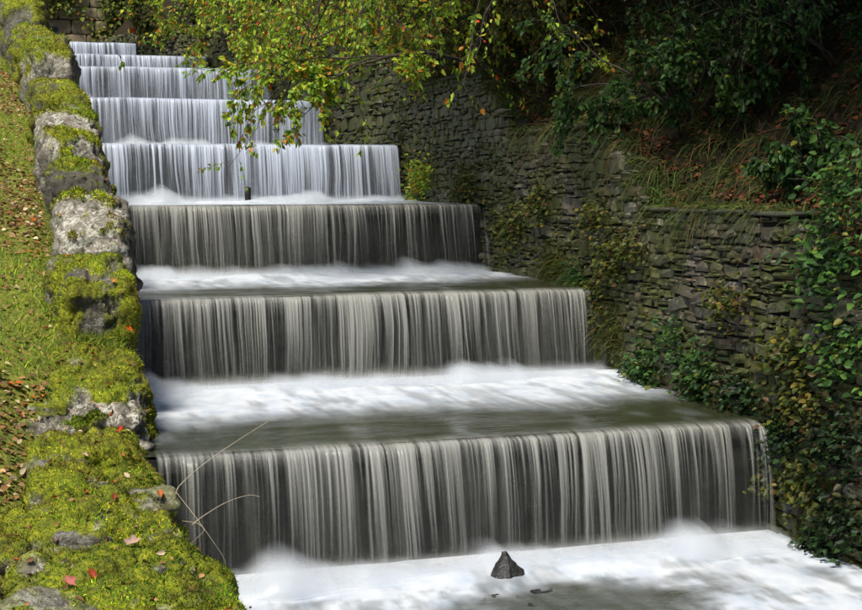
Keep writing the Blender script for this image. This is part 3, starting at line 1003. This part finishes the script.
# ------------------------------------------------------------------ trees and shrubs
def grow(rng, p0, d0, L, r0, lev, maxl, tubes, twigs, nch=(6, 5), droop=0.05, wander=0.18, spread=0.9, ratio=0.5):
    n = 7 if lev < maxl else 5
    pts = [A(p0, float)]
    d = A(d0, float) / np.linalg.norm(d0)
    for i in range(n):
        d = d + rng.normal(0, wander, 3) + A([0, 0, -droop * (1 + lev)])
        d /= np.linalg.norm(d)
        pts.append(pts[-1] + d * L / n)
    pts = np.array(pts)
    tubes.append((pts, np.linspace(r0, max(r0 * 0.28, 0.0035), n + 1), 7 if lev == 0 else (5 if lev == 1 else 3)))
    if lev == maxl:
        twigs.append(pts)
        return
    for j in range(nch[min(lev, len(nch) - 1)]):
        t = 0.22 + 0.78 * (j + rng.random()) / nch[min(lev, len(nch) - 1)]
        q = min(int(t * n), n - 1)
        b = pts[q] + (pts[q + 1] - pts[q]) * (t * n - q)
        ax = pts[q + 1] - pts[q]
        ax /= np.linalg.norm(ax)
        s = rng.normal(0, 1, 3)
        s -= ax * (s @ ax)
        s /= np.linalg.norm(s)
        dd = ax * (0.75 + 0.3 * rng.random()) + s * spread * (0.7 + 0.5 * rng.random())
        grow(rng, b, dd, L * ratio * (0.7 + 0.6 * rng.random()), max(r0 * (1 - 0.6 * t) * 0.5, 0.003), lev + 1, maxl, tubes, twigs, nch, droop, wander, spread, ratio)


def leaves_on(rng, twigs, per, size, palette, wide=0.6, flat=0.6, var=0.25, fall=0.35):
    C, D, N, S = [], [], [], []
    for pts in twigs:
        n = rng.poisson(per)
        if n == 0:
            continue
        t = (0.1 + 0.9 * rng.random(n)) * (len(pts) - 1)
        i = np.minimum(t.astype(int), len(pts) - 2)
        ax = pts[i + 1] - pts[i]
        c = pts[i] + ax * (t - i)[:, None]
        ax /= np.linalg.norm(ax, axis=1)[:, None] + 1e-9
        sd = np.cross(ax, A([0, 0, 1.0])) * rng.choice([-1, 1], n)[:, None]
        d = ax * 0.6 + sd * 0.9 + rng.normal(0, 0.35, (n, 3)) + A([0, 0, -fall])
        C.append(c + rng.normal(0, 0.015, (n, 3)))
        D.append(d)
        N.append(A([0, 0, flat]) + rng.normal(0, 0.5, (n, 3)))
        S.append(size * (0.55 + 0.8 * rng.random(n)))
    C, D, N, S = map(np.concatenate, (C, D, N, S))
    cols = pal(rng, len(C), palette, var)
    return leaf_mesh(C, D, N, S, cols, rng, wide)


AUTUMN = [(0.28, 0.40, 0.03, 6), (0.42, 0.48, 0.04, 3), (0.16, 0.28, 0.03, 6), (0.46, 0.38, 0.03, 1.2), (0.55, 0.22, 0.03, 1.5), (0.55, 0.05, 0.02, 0.3), (0.18, 0.13, 0.03, 1.0)]
OLIVE = [(0.07, 0.085, 0.015, 4), (0.11, 0.11, 0.02, 3), (0.04, 0.06, 0.012, 4), (0.2, 0.15, 0.02, 0.6), (0.10, 0.055, 0.02, 1)]
DARK = [(0.018, 0.04, 0.012, 5), (0.03, 0.065, 0.018, 3), (0.012, 0.024, 0.010, 4), (0.05, 0.035, 0.015, 1)]
BRIGHT = [(0.05, 0.12, 0.025, 4), (0.09, 0.18, 0.03, 3), (0.025, 0.06, 0.016, 4), (0.22, 0.2, 0.03, 0.5)]
FRESH = [(0.035, 0.085, 0.02, 4), (0.06, 0.12, 0.025, 3), (0.02, 0.05, 0.014, 3), (0.15, 0.16, 0.02, 0.5)]


def plant(name, base, label, cat, limbs, palette, per, lsize, seed, group=None, maxl=2, nch=(6, 5), trunk=None, droop=0.05, wide=0.6, fall=0.35, ratio=0.5, wander=0.18, barkname='trunk', lmat='leaf', crown='crown', extra=()):
    rng = np.random.default_rng(seed)
    root = empty(name, base, label, cat, group)
    tubes, twigs = [], []
    if trunk is not None:
        tubes.append(trunk)
    tubes.extend(extra)
    for (p0, d0, L, r0) in limbs:
        grow(rng, p0, d0, L, r0, 0, maxl, tubes, twigs, nch, droop, wander, 0.9, ratio)
    ac = Acc()
    for pts, rad, seg in tubes:
        V, Fc = tube(pts, rad, seg)
        ac.add(V, Fc)
    put(barkname, ac.mesh(barkname), MAT['bark'], root, kind='stuff' if barkname == 'stems' else None)
    V, Fc, cols = leaves_on(rng, twigs, per, lsize, palette, wide, fall=fall)
    put(crown, mk(crown, V, Fc, {'col': cols}), MAT[lmat], root)
    return root


def limb_to(a, b, r):                                            # a limb from a towards b
    a, b = A(a, float), A(b, float)
    return (a, b - a, float(np.linalg.norm(b - a)), r)


# the autumn tree whose boughs hang over the upper falls
tb = A([6.9, 20.5, float(bank_r(A(6.9), A(20.5)))])
tp = np.array([tb + A([0, 0, -0.3]), tb + A([-0.15, 0.1, 1.2]), tb + A([-0.4, 0.0, 2.6]), tb + A([-0.9, -0.1, 4.2]), tb + A([-1.2, 0.0, 6.2])])
lim = []
rb = np.random.default_rng(30)
for i in range(42):                                              # boughs spread over the channel, drooping at their ends
    px, py = 190 + 265 * rb.random() ** 0.85, -28 + 92 * rb.random()
    if px > 360:
        py += 22
    if i < 2:
        px, py = ((262, 105), (385, 120))[i]
    e = at_y(px, py, 17.2 + 5.5 * rb.random())
    s = tp[2 + (i % 3)] + A([0, 0, -0.2 * (i % 2)])
    lim.append(limb_to(s, e + A([0, 0, 0.45 if py > 40 else 0.15]), 0.035))
# one long bough carries the low spray that crosses the fifth fall
bough = np.array([tp[1] * 0.3 + tp[2] * 0.7, at_y(470, 62, 18.9), at_y(425, 52, 18.6), at_y(390, 56, 18.5), at_y(355, 66, 18.4)])
for q, b, Y in ((2, (232, 96), 18.4), (3, (245, 110), 18.7), (4, (260, 106), 18.2), (4, (285, 114), 18.5), (3, (235, 90), 18.3), (2, (390, 100), 17.9)):
    lim.append(limb_to(bough[q], at_y(*b, Y) + A([0, 0, 0.3]), 0.014))
plant('autumn_tree', tb, 'autumn tree with yellow green and orange leaves hanging over the upper falls', 'tree', lim, AUTUMN, 8, 0.078, 31, maxl=2, nch=(9, 6), trunk=(tp, np.linspace(0.2, 0.08, 5), 9), droop=0.03, ratio=0.24, extra=[(bough, np.linspace(0.05, 0.016, 5), 7)])


def shrub(px, py, size, label, palette, seed, lsize=0.09, per=8, n=6, name='shrub', cat='shrub', up=1.0, lean=(-0.35, -0.2), nch=(7, 6), ratio=0.42):
    b = on_right(px, py)
    rng = np.random.default_rng(seed)
    lim = []
    for i in range(n):
        a = 2 * math.pi * (i + rng.random()) / n
        lim.append((b + A([0.1 * math.cos(a), 0.1 * math.sin(a), -0.05]), A([math.cos(a) * 0.7 + lean[0], math.sin(a) * 0.7 + lean[1], up * (0.7 + 0.5 * rng.random())]), size * (0.7 + 0.5 * rng.random()), 0.022))
    return plant(name, b, label, cat, lim, palette, per, lsize, seed, 'shrubs on the wooded bank', 2, nch, None, 0.06, ratio=ratio, barkname='stems', crown='foliage')


shrub(690, 112, 1.5, 'dark green broad-leaved bush in the middle of the wooded bank above the wall', FRESH, 41, 0.078, 15, 9)
shrub(560, 60, 1.7, 'olive brown shrub between the autumn tree and the broad-leaved bushes', OLIVE, 43, 0.07, 12, 8)
shrub(500, 55, 1.7, 'olive shrub on the wall top just behind the autumn boughs', OLIVE, 44, 0.07, 12, 8)
shrub(760, 40, 1.6, 'nearly black shrub at the top of the bank beside the hanging roots', DARK, 45, 0.075, 12, 8)
shrub(840, 60, 1.3, 'feathery green bush in the top right corner', FRESH, 46, 0.07, 13, 8)
shrub(830, 172, 0.6, 'leafy bramble bush on the bank right of the red leaf litter', FRESH, 47, 0.085, 8, 8)
shrub(450, 60, 1.6, 'thin olive shrub on the bank behind the fifth waterfall', AUTUMN, 49, 0.08, 12, 8)
shrub(600, -20, 2.0, 'tall dark shrub at the top edge above the olive brown shrub', DARK, 50, 0.08, 12, 8)
shrub(710, -20, 2.0, 'tall dark shrub at the top edge above the broad-leaved bushes', DARK, 51, 0.08, 12, 8)
shrub(390, 40, 1.8, 'yellowing shrub on the bank beside the sixth waterfall', AUTUMN, 52, 0.085, 13, 9)
shrub(300, 52, 1.6, 'green and orange shrub right of the sixth waterfall', AUTUMN, 53, 0.085, 13, 9)
shrub(235, 42, 1.7, 'leafy green shrub right of the two shallow top falls', AUTUMN, 54, 0.085, 13, 9)
shrub(170, 34, 1.3, 'green bush at the right end of the topmost waterfall', OLIVE, 55, 0.13, 7, 8)
shrub(340, 10, 2.2, 'yellow green shrub higher up behind the autumn boughs', AUTUMN, 56, 0.085, 13, 9)
shrub(265, 0, 2.0, 'shrub in front of the back wall near the top edge', OLIVE, 57, 0.14, 7, 8)


# big trees whose crowns shade the right bank and the wall (their tops rise out of the picture)
def big_tree(x, y, label, seed, h=9.0, spread=4.0, over=0.35, n=16):
    z = float(bank_r(A(float(x)), A(float(y))))
    rng = np.random.default_rng(seed)
    b = A([x, y, z])
    tp = np.array([b + A([0, 0, -0.4]), b + A([-0.1, 0.05, h * 0.3]), b + A([-0.3, 0.1, h * 0.6]), b + A([-0.4, 0, h])])
    lim = []
    for i in range(n):
        a = 2 * math.pi * (i * 0.618 + 0.1 * rng.random())
        t = 0.35 + 0.6 * i / n
        s = b + A([-0.3 * t, 0.05, h * t])
        lim.append((s, A([math.cos(a) - over, math.sin(a), 0.40]), spread * (0.7 + 0.5 * rng.random()), 0.07))
    plant('woodland_tree', b, label, 'tree', lim, DARK, 15, 0.26, seed, 'woodland trees on the bank', 2, (8, 6), (tp, np.linspace(0.28, 0.08, 4), 9), 0.02, ratio=0.42)


big_tree(9.2, 14.5, 'woodland tree trunk on the dark bank above the lower wall section', 61, 8.5, 4.6, 0.8, 24)
big_tree(9.6, 20.0, 'woodland tree trunk on the dark bank behind the middle bush', 62, 8.5, 4.4, 0.5, 22)
big_tree(13.0, 27.5, 'woodland tree trunk on the far dark bank behind the autumn tree', 63)
big_tree(8.6, 9.5, 'woodland tree whose crown shades the right edge beside the ivy', 64, 8.5, 4.6, 0.8, 24)
big_tree(14.5, 35.0, 'farthest woodland tree on the bank beside the back wall', 65)


# ------------------------------------------------------------------ grass, leaf litter
def litter(rng, ctr, nrm, size, cols):
    n = len(ctr)
    d = rng.normal(0, 1, (n, 3)) * A([1, 1, 0.25])
    return leaf_mesh(ctr, d, nrm + rng.normal(0, 0.35, (n, 3)), size, cols, rng, 0.7)


BROWN = [(0.22, 0.11, 0.045, 4), (0.32, 0.2, 0.09, 3), (0.13, 0.06, 0.03, 3), (0.42, 0.33, 0.2, 1.5), (0.4, 0.1, 0.02, 0.7)]


def left_cover():
    rng = np.random.default_rng(71)
    n = 70000
    Y = 7 + 34 * rng.random(n) ** 1.5
    X = x_in(Y) - 0.72 - 2.3 * rng.random(n) ** 1.2
    z = bank_l(X, Y)
    k = fbm(np.stack([X * 1.1, Y * 0.8, X * 0], -1), 3, 72)
    keep = rng.random(n) < smooth(0.40, 0.62, k) * 0.9 + 0.10
    P = np.stack([X, Y, z - 0.01], -1)[keep]
    c = pal(rng, len(P), GRASS, 0.25)
    V, Fc, cc = blades(P, np.tile(A([0, 0, 1.0]), (len(P), 1)), 2, 0.085, 0.008, 0.45, c, rng, 0.2)
    put('grass', mk('grass', V, Fc, {'col': cc}), MAT['grass'], kind='stuff', label='short yellow green grass on the left bank beside the wall')
    n = 20000
    Y = 7 + 32 * rng.random(n) ** 1.4
    X = x_in(Y) - 0.75 - 2.0 * rng.random(n)
    k = fbm(np.stack([X * 1.1, Y * 0.8, X * 0], -1), 3, 72)
    keep = rng.random(n) < smooth(0.62, 0.36, k) + 0.2
    X, Y = X[keep], Y[keep]
    P = np.stack([X, Y, bank_l(X, Y) + 0.02], -1)
    V, Fc, cc = litter(rng, P, np.tile(A([0, -0.2, 1.0]), (len(P), 1)), 0.03 + 0.05 * rng.random(len(P)), pal(rng, len(P), BROWN))
    put('fallen_leaves', mk('fallen_leaves', V, Fc, {'col': cc}), MAT['dry_leaf'], kind='stuff', label='brown fallen leaves scattered over the left bank')


left_cover()


def right_cover():
    rng = np.random.default_rng(73)
    n = 26000
    Y = 8.5 + 26 * rng.random(n) ** 1.3
    d = 0.30 + 5.5 * rng.random(n) ** 1.4
    X = x_r(Y) + d
    P = np.stack([X, Y, bank_r(X, Y) + 0.02], -1)
    c = pal(rng, n, [(0.15, 0.04, 0.018, 3), (0.20, 0.065, 0.025, 2), (0.06, 0.026, 0.014, 4), (0.2, 0.13, 0.05, 0.4)])
    V, Fc, cc = litter(rng, P, np.tile(A([-0.5, 0, 1.0]), (n, 1)), 0.05 + 0.06 * rng.random(n), c)
    put('leaf_litter', mk('leaf_litter', V, Fc, {'col': cc}), MAT['dry_leaf'], kind='stuff', label='reddish brown leaf litter on the dark wooded bank')
    # grass: thick along the wall top, hanging over, thinner up the bank
    n = 42000
    Y = 8.6 + 22 * rng.random(n) ** 1.2
    d = 0.10 + 3.4 * rng.random(n) ** 2.2
    k = fbm(np.stack([Y * 1.4, d * 1.4, Y * 0], -1), 3, 74)
    keep = rng.random(n) < smooth(0.38, 0.6, k) + 0.1
    Y, d = Y[keep], d[keep]
    X = x_r(Y) + d
    P = np.stack([X, Y, np.where(d > 0.42, bank_r(X, Y), w_top(Y)) - 0.02], -1)
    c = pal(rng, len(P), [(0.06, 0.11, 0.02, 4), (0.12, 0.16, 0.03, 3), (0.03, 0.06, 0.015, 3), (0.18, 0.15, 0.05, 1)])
    V, Fc, cc = blades(P, np.tile(A([-0.45, -0.05, 0.8]), (len(P), 1)), 3, 0.24, 0.010, 0.45, c, rng, 0.8)
    put('bank_grass', mk('bank_grass', V, Fc, {'col': cc}), MAT['grass'], kind='stuff', label='dark grass along the top of the right wall and up the bank')


right_cover()


def hanging_grass():
    rng = np.random.default_rng(76)
    ac = Acc()
    for i in range(230):
        Y = 11.0 + 13 * rng.random()
        d = 0.05 + 3.6 * rng.random() ** 1.3
        X = float(x_r(Y)) + d
        c = A([X, Y, float(bank_r(A(X), A(Y))) if d > 0.42 else float(w_top(Y))])
        n = 55
        P = c + rng.normal(0, 0.09, (n, 3)) * A([1, 1, 0.2])
        cl = pal(rng, n, [(0.05, 0.075, 0.02, 4), (0.09, 0.11, 0.03, 3), (0.14, 0.08, 0.035, 2.5), (0.03, 0.04, 0.015, 3)])
        V, Fc, cc = blades(P, np.tile(A([-0.75, -0.15, 0.55]), (n, 1)), 4, 0.42, 0.011, 0.35, cl, rng, 1.1)
        ac.add(V, Fc, col=cc)
    put('hanging_grass', ac.mesh('hanging_grass'), MAT['grass'], kind='stuff', label='long drooping grass tussocks hanging from the wooded bank')


hanging_grass()


def wall_tuft(Y, z, r, label, palette, seed, leafy=True, n=420, name='wall_plant', cat='plant', size=0.06, hang=0.3):
    """a clump of leaves rooted in the joints of the right wall"""
    rng = np.random.default_rng(seed)
    c = A([float(x_r(Y)), Y, z])
    root = empty(name, c, label, cat, 'plants rooted in the right wall')
    yy, zz = rng.normal(0, r * 0.55, n), rng.normal(0, r * 0.38, n)
    out = np.abs(rng.normal(0, 0.10, n)) + 0.02
    P = c + np.stack([-out, yy, zz - hang * out], -1)
    if leafy:
        V, Fc, cc = leaf_mesh(P, np.stack([-0.5 - rng.random(n), rng.normal(0, 0.7, n), rng.normal(-0.2, 0.5, n)], -1), A([-0.4, -0.3, 0.8]) + rng.normal(0, 0.4, (n, 3)), size * (0.5 + rng.random(n)), pal(rng, n, palette), rng, 0.65)
    else:
        V, Fc, cc = blades(c + np.stack([0 * out, yy, zz], -1), np.tile(A([-0.7, -0.1, 0.5]), (n, 1)), 3, size * 3, 0.012, 0.4, pal(rng, n, palette), rng, 0.7)
    put('foliage', mk('foliage', V, Fc, {'col': cc}), MAT['leaf'], root)
    ac = Acc()
    for q in range(7):
        e = c + A([-0.14, rng.normal(0, r * 0.6), rng.normal(0, r * 0.4)])
        V, Fc = tube(np.array([c + A([0.05, 0, 0]), (c + e) / 2 + A([-0.05, 0, 0.02]), e]), [0.005, 0.004, 0.002], 4)
        ac.add(V, Fc)
    put('stems', ac.mesh('stems'), MAT['bark'], root, kind='stuff')


def wp(px, py):                                                  # pixel -> (Y, z) on the wall face
    d = ray(px, py)
    t = 10.0
    for i in range(30):
        p = CAM + d * t
        t += (float(x_r(p[1])) - p[0]) / d[0]
    p = CAM + d * t
    return float(p[1]), float(p[2])


WP = [(612, 330, 0.42, 'mossy grass tuft beside the right end of the second waterfall', OLIVE, False, 500), (650, 365, 0.40, 'green plant clump low on the wall above the foamy tread', FRESH, True, 380),
      (705, 370, 0.40, 'pale green leafy clump in the middle of the wall base', FRESH, True, 420), (745, 398, 0.35, 'small dark plant clump at the end of the lowest lip', DARK, True, 380),
      (555, 268, 0.45, 'grass tuft beside the right end of the third waterfall', OLIVE, False, 500), (600, 300, 0.40, 'olive moss clump where the wall meets the second lip', OLIVE, True, 300),
      (520, 225, 0.45, 'olive plant clump on the wall beyond the third waterfall', OLIVE, True, 360), (425, 178, 0.55, 'bright yellow green moss clump beside the fourth waterfall', AUTUMN, True, 500),
      (470, 185, 0.5, 'mossy green clump between the fourth waterfall and the wall coping', OLIVE, True, 420), (775, 470, 0.30, 'dark leafy clump on the wall beside the lowest waterfall', OLIVE, True, 320),
      (810, 400, 0.45, 'brown green bramble clump under the ivy near the right edge', OLIVE, True, 420), (640, 245, 0.3, 'thin olive weed on the bare wall face under the coping joint', OLIVE, True, 160),
      (845, 440, 0.5, 'dark bramble clump low at the right edge', DARK, True, 520), (815, 480, 0.4, 'brown bramble tangle beside the bottom pool', OLIVE, True, 420), (850, 520, 0.35, 'lowest dark weed clump on the wall at the right edge', DARK, True, 320),
      (620, 255, 0.40, 'long olive weed streak down the wall under the sloping grass', OLIVE, True, 380), (680, 335, 0.35, 'sparse green weeds across the middle of the lower wall', FRESH, True, 160), (575, 285, 0.35, 'grass fringe at the wall foot above the second lip', FRESH, False, 420),
      (640, 385, 0.35, 'grass fringe at the wall foot beside the foamy tread', FRESH, False, 420), (700, 405, 0.35, 'grass fringe at the wall foot near the lowest lip', OLIVE, False, 420), (600, 215, 0.35, 'faint olive weed trailing below the upper coping', OLIVE, True, 260), (735, 300, 0.35, 'thin brown weed trailing under the right end of the lower coping', OLIVE, True, 220),
      (545, 200, 0.35, 'moss and weed patch under the dark fallen branch', OLIVE, True, 260), (825, 545, 0.30, 'dark weed clump at the waterline in the lower right', DARK, True, 300), (790, 430, 0.30, 'dark hanging weed just above the right end of the lowest lip', DARK, True, 320)]
for i, (px, py, r, lab, pl, lf, n) in enumerate(WP):
    Y, z = wp(px, py)
    wall_tuft(Y, z, r, lab, pl, 500 + i, lf, n, hang=0.4, size=0.06 if lf else 0.07)

# ivy hanging over the wall at the right edge
for i, (px, py, r, lab, n, pl) in enumerate([(835, 255, 0.55, 'glossy green ivy hanging over the wall at the right edge', 400, BRIGHT), (795, 345, 0.40, 'lower ivy spray with yellowish leaves trailing on the wall', 240, OLIVE), (850, 345, 0.45, 'dense ivy patch lowest at the right edge', 300, BRIGHT), (850, 185, 0.45, 'uppermost ivy patch at the right edge', 300, BRIGHT)]):
    Y, z = wp(px, py)
    wall_tuft(Y, z, r, lab, pl, 540 + i, True, n, 'ivy', 'ivy', 0.07, 0.5)


# ------------------------------------------------------------------ small things
def fallen_leaf(px, py, Y, size, col, label, seed, toward=None):
    rng = np.random.default_rng(seed)
    # the leaf lies where its ray meets the stones of the left wall
    d = Vector(ray(px, py)).normalized()
    bpy.context.view_layer.update()
    hit, loc, nrm, *_ = SC.ray_cast(bpy.context.evaluated_depsgraph_get(), Vector(CAM), d)
    p = A(loc) if hit else at_y(px, py, Y)
    nrm = A(nrm) if hit else A([0, -0.3, 1.0])
    if nrm[2] < 0.2:
        nrm = A([0, -0.5, 0.8])
    nrm = nrm * 0.6 + A([0, -0.35, 0.4])
    nrm /= np.linalg.norm(nrm)
    dr = np.cross(nrm, rng.normal(0, 1, 3))
    dr /= np.linalg.norm(dr)
    sd = np.cross(nrm, dr)
    # lobed outline, slightly curled
    m = 22
    a = np.linspace(0, 2 * math.pi, m, endpoint=False)
    rr = size * 0.5 * (0.80 + 0.16 * np.cos(5 * a + 0.4)) * (1 + 0.10 * rng.normal(0, 1, m))
    curl = 0.35 * rr ** 2 / size + 0.22 * size * np.abs(np.sin(a)) * (0.6 + 0.8 * rng.random())
    ring = p + nrm * (0.03 + curl)[:, None] + dr * (rr * np.cos(a))[:, None] + sd * (0.62 * rr * np.sin(a))[:, None]
    V = np.concatenate([[p + nrm * 0.022], ring, [p + nrm * 0.018], ring - nrm * 0.002])
    top = [(0, 1 + i, 1 + (i + 1) % m) for i in range(m)]
    bot = [(m + 1, m + 2 + (i + 1) % m, m + 2 + i) for i in range(m)]
    put('fallen_leaf', mk('fallen_leaf', V - p, A(top + bot), {'col': np.tile(A(col) * (0.9 + 0.2 * rng.random()), (len(V), 1))}), MAT['dry_leaf'], loc=Vector(p), label=label, cat='leaf', group='fallen leaves on the mossy wall')


for i, (px, py, s, c, lab) in enumerate([
        (70, 586, 0.13, (0.42, 0.13, 0.11), 'pinkish red fallen leaf on the bare stone at the bottom left'),
        (92, 576, 0.10, (0.38, 0.06, 0.02), 'brick red narrow leaf just right of the pinkish leaf'),
        (132, 546, 0.14, (0.5, 0.33, 0.26), 'pale pink dry leaf in the middle of the mossy wall'),
        (160, 497, 0.10, (0.45, 0.13, 0.03), 'orange brown leaf at the water edge of the mossy wall'),
        (116, 500, 0.09, (0.28, 0.06, 0.02), 'dark red leaf among moss left of the orange brown leaf'),
        (123, 431, 0.09, (0.60, 0.05, 0.01), 'small bright red leaf below the flat bare slab'),
        (128, 331, 0.11, (0.70, 0.16, 0.02), 'bright orange leaf on top of the grassy mound'),
        (86, 284, 0.09, (0.45, 0.26, 0.14), 'pale brown leaf on the upright mossy block'),
        (114, 283, 0.10, (0.55, 0.25, 0.06), 'light orange leaf on the inner side of the upright block'),
        (85, 458, 0.08, (0.5, 0.36, 0.24), 'cream dry leaf on the moss below the slab'),
        (20, 418, 0.12, (0.45, 0.2, 0.07), 'tan leaf on the bank left of the flat slab')]):
    fallen_leaf(px, py, 10, s * 0.8, A(c) * 0.8, lab, 600 + i)


# grass growing on the wall stones
def wall_grass():
    rng = np.random.default_rng(81)
    ac = Acc()
    for (Y, dx, z, h, rx, rz, moss, tone, k), n in zip(LW, (300, 700, 700, 1100, 2200, 150, 3200, 150, 0)):
        if not n:
            continue
        X = float(x_in(Y)) + dx + h[0] * 0.95 * (2 * rng.random(n) - 1)
        YY = Y + h[1] * (2 * rng.random(n) - 1)
        zz = z + h[2] * (1 - 0.55 * np.abs((X - float(x_in(Y)) - dx) / h[0]) ** k - 0.3 * np.abs((YY - Y) / h[1]) ** k) + (YY - Y) * math.tan(rx) - 0.06
        c = pal(rng, n, [(0.15, 0.22, 0.02, 4), (0.26, 0.27, 0.03, 3), (0.07, 0.15, 0.02, 3), (0.3, 0.22, 0.07, 1)])
        V, Fc, cc = blades(np.stack([X, YY, zz], -1), np.tile(A([0.1, -0.1, 0.9]), (n, 1)), 3, 0.13, 0.007, 0.4, c, rng, 0.45)
        ac.add(V, Fc, col=cc)
    put('wall_grass', ac.mesh('wall_grass'), MAT['grass'], kind='stuff', label='bright green grass growing on the mossy wall and mound')


wall_grass()


def stem(path, rad, label):
    pts = np.array(path)
    t = np.linspace(0, len(pts) - 1, 18)
    i = np.minimum(t.astype(int), len(pts) - 2)
    f = (t - i)[:, None]
    sm = pts[i] * (1 - f) + pts[i + 1] * f
    for _ in range(3):
        sm[1:-1] = 0.25 * sm[:-2] + 0.5 * sm[1:-1] + 0.25 * sm[2:]
    V, Fc = tube(sm, np.linspace(rad, rad * 0.4, len(sm)), 5)
    b = sm[0]
    put('dry_stem', mk('dry_stem', V - b, Fc), MAT['stem'], loc=Vector(b), label=label, cat='stem', group='dry stems leaning over the water')


stem([at_y(176, 495, 10.6), at_y(177, 487, 10.6), at_y(205, 462, 10.7), at_y(252, 431, 10.9), at_y(274, 418, 11.0)], 0.0038, 'longest pale dry stem reaching over the lowest waterfall')
stem([at_y(192, 525, 10.0), at_y(200, 518, 10.0), at_y(225, 502, 10.1), at_y(250, 494, 10.2), at_y(260, 497, 10.2)], 0.0038, 'bowed dry stem below the longest stem')
stem([at_y(172, 487, 10.5), at_y(195, 516, 10.2), at_y(212, 540, 10.1), at_y(226, 560, 10.1), at_y(226, 575, 10.1)], 0.0025, 'thin brown stem drooping from the mossy wall edge')
stem([at_y(182, 521, 9.9), at_y(198, 523, 9.9), at_y(206, 530, 9.8), at_y(188, 546, 9.7)], 0.0025, 'short forked twig at the edge of the mossy wall')


def pool_rock():
    c = at_z(509, 580, -1.07)
    V, Fc = CS[26]
    V = V / np.linalg.norm(V, axis=1)[:, None]
    t = np.clip((V[:, 2] + 0.4) / 1.4, 0, 1)
    P = V * A([0.25, 0.17, 0.24])
    P[:, 0] = P[:, 0] * (1.0 - 0.86 * t ** 0.75) - 0.05 * t + 0.05 * np.maximum(V[:, 0], 0) * (1 - t)
    P[:, 1] = P[:, 1] * (1.0 - 0.80 * t ** 0.8)
    N = vert_normals(P, Fc)
    q = P * 7 + 3
    P = P + N * (0.07 * (fbm(q, 4, 91) - 0.5) + 0.05 * (np.round(vnoise(q * 0.9, 92) * 3) / 3 - 0.5))[:, None]
    P = P + A([0.015, 0, 0]) * smooth(0.12, 0.22, P[:, 2])[:, None]
    put('pool_rock', mk('pool_rock', P, Fc), MAT['rock'], loc=Vector(c), label='pointed dark wet rock standing in the foam of the bottom pool', cat='rock')
    for i, (px, py, s, lab) in enumerate([(500, 598, 0.16, 'flat wet stone just under the surface below the pointed rock'), (548, 592, 0.2, 'longest flat wet stone breaking the bottom pool'), (532, 606, 0.15, 'lowest flat wet stone at the bottom edge')]):
        c = at_z(px, py, -1.07)
        V, Fc, N = rock(9, (0, 0, 0), (s * 1.3, s * 0.6, 0.07), 3.0, 0, 0.3 * i, 0.03, 6, 700 + i)
        put('submerged_stone', mk('submerged_stone', V, Fc), MAT['rock'], loc=Vector(c + A([0, 0, -0.055])), label=lab, cat='rock', group='flat stones in the bottom pool')


pool_rock()

# small post in front of the fourth fall
c = at_y(248, 199, 23.95)
c[2] = ZL[2]
V, Fc = tube(np.array([[0, 0, -0.15], [0, 0, 0.16], [0.006, 0, 0.27], [0.006, 0, 0.29]]), [0.055, 0.05, 0.045, 0.004], 10)
put('post', mk('post', V, Fc), MAT['riser'], loc=Vector(c), label='small dark post standing in the foam under the fourth waterfall', cat='post')

# bare branch lying along the upper coping, hanging roots, twigs
for i, (pa, pb, rad, lab) in enumerate([((502, 140), (588, 121), 0.022, 'dark fallen branch lying on the upper coping of the right wall'), ((760, 147), (795, 137), 0.012, 'pale thin twig lying on the red leaf litter')]):
    a, b = on_right(*pa), on_right(*pb)
    q = np.stack([a + (b - a) * t for t in np.linspace(0, 1, 8)]) + A([-0.05, 0, 0.13])
    q[1:-1] += np.random.default_rng(i).normal(0, 0.015, (6, 3))
    V, Fc = tube(q, np.linspace(rad, rad * 0.5, 8), 6)
    put('fallen_branch', mk('fallen_branch', V - q[0], Fc), MAT['root'], loc=Vector(q[0]), label=lab, cat='branch')


def roots():
    rng = np.random.default_rng(95)
    b = on_right(770, 95)
    r = empty('hanging_roots', b, 'brown roots and dead stems hanging down the dark bank', 'roots')
    for i in range(26):
        p = on_right(735 + 75 * rng.random(), 20 + 60 * rng.random()) + A([-0.15, -0.05, 0.25])
        L = 0.35 + 0.6 * rng.random()
        t = np.linspace(0, 1, 7)[:, None]
        q = p + t * A([-0.25 + 0.1 * rng.normal(), 0.15 * rng.normal(), -L]) + np.sin(t * 3) * A([-0.08, 0.03 * rng.normal(), 0])
        V, Fc = tube(q, np.linspace(0.014, 0.005, 7) * (0.6 + rng.random()), 4)
        put('root', mk('root', V, Fc), MAT['root'], r)


roots()
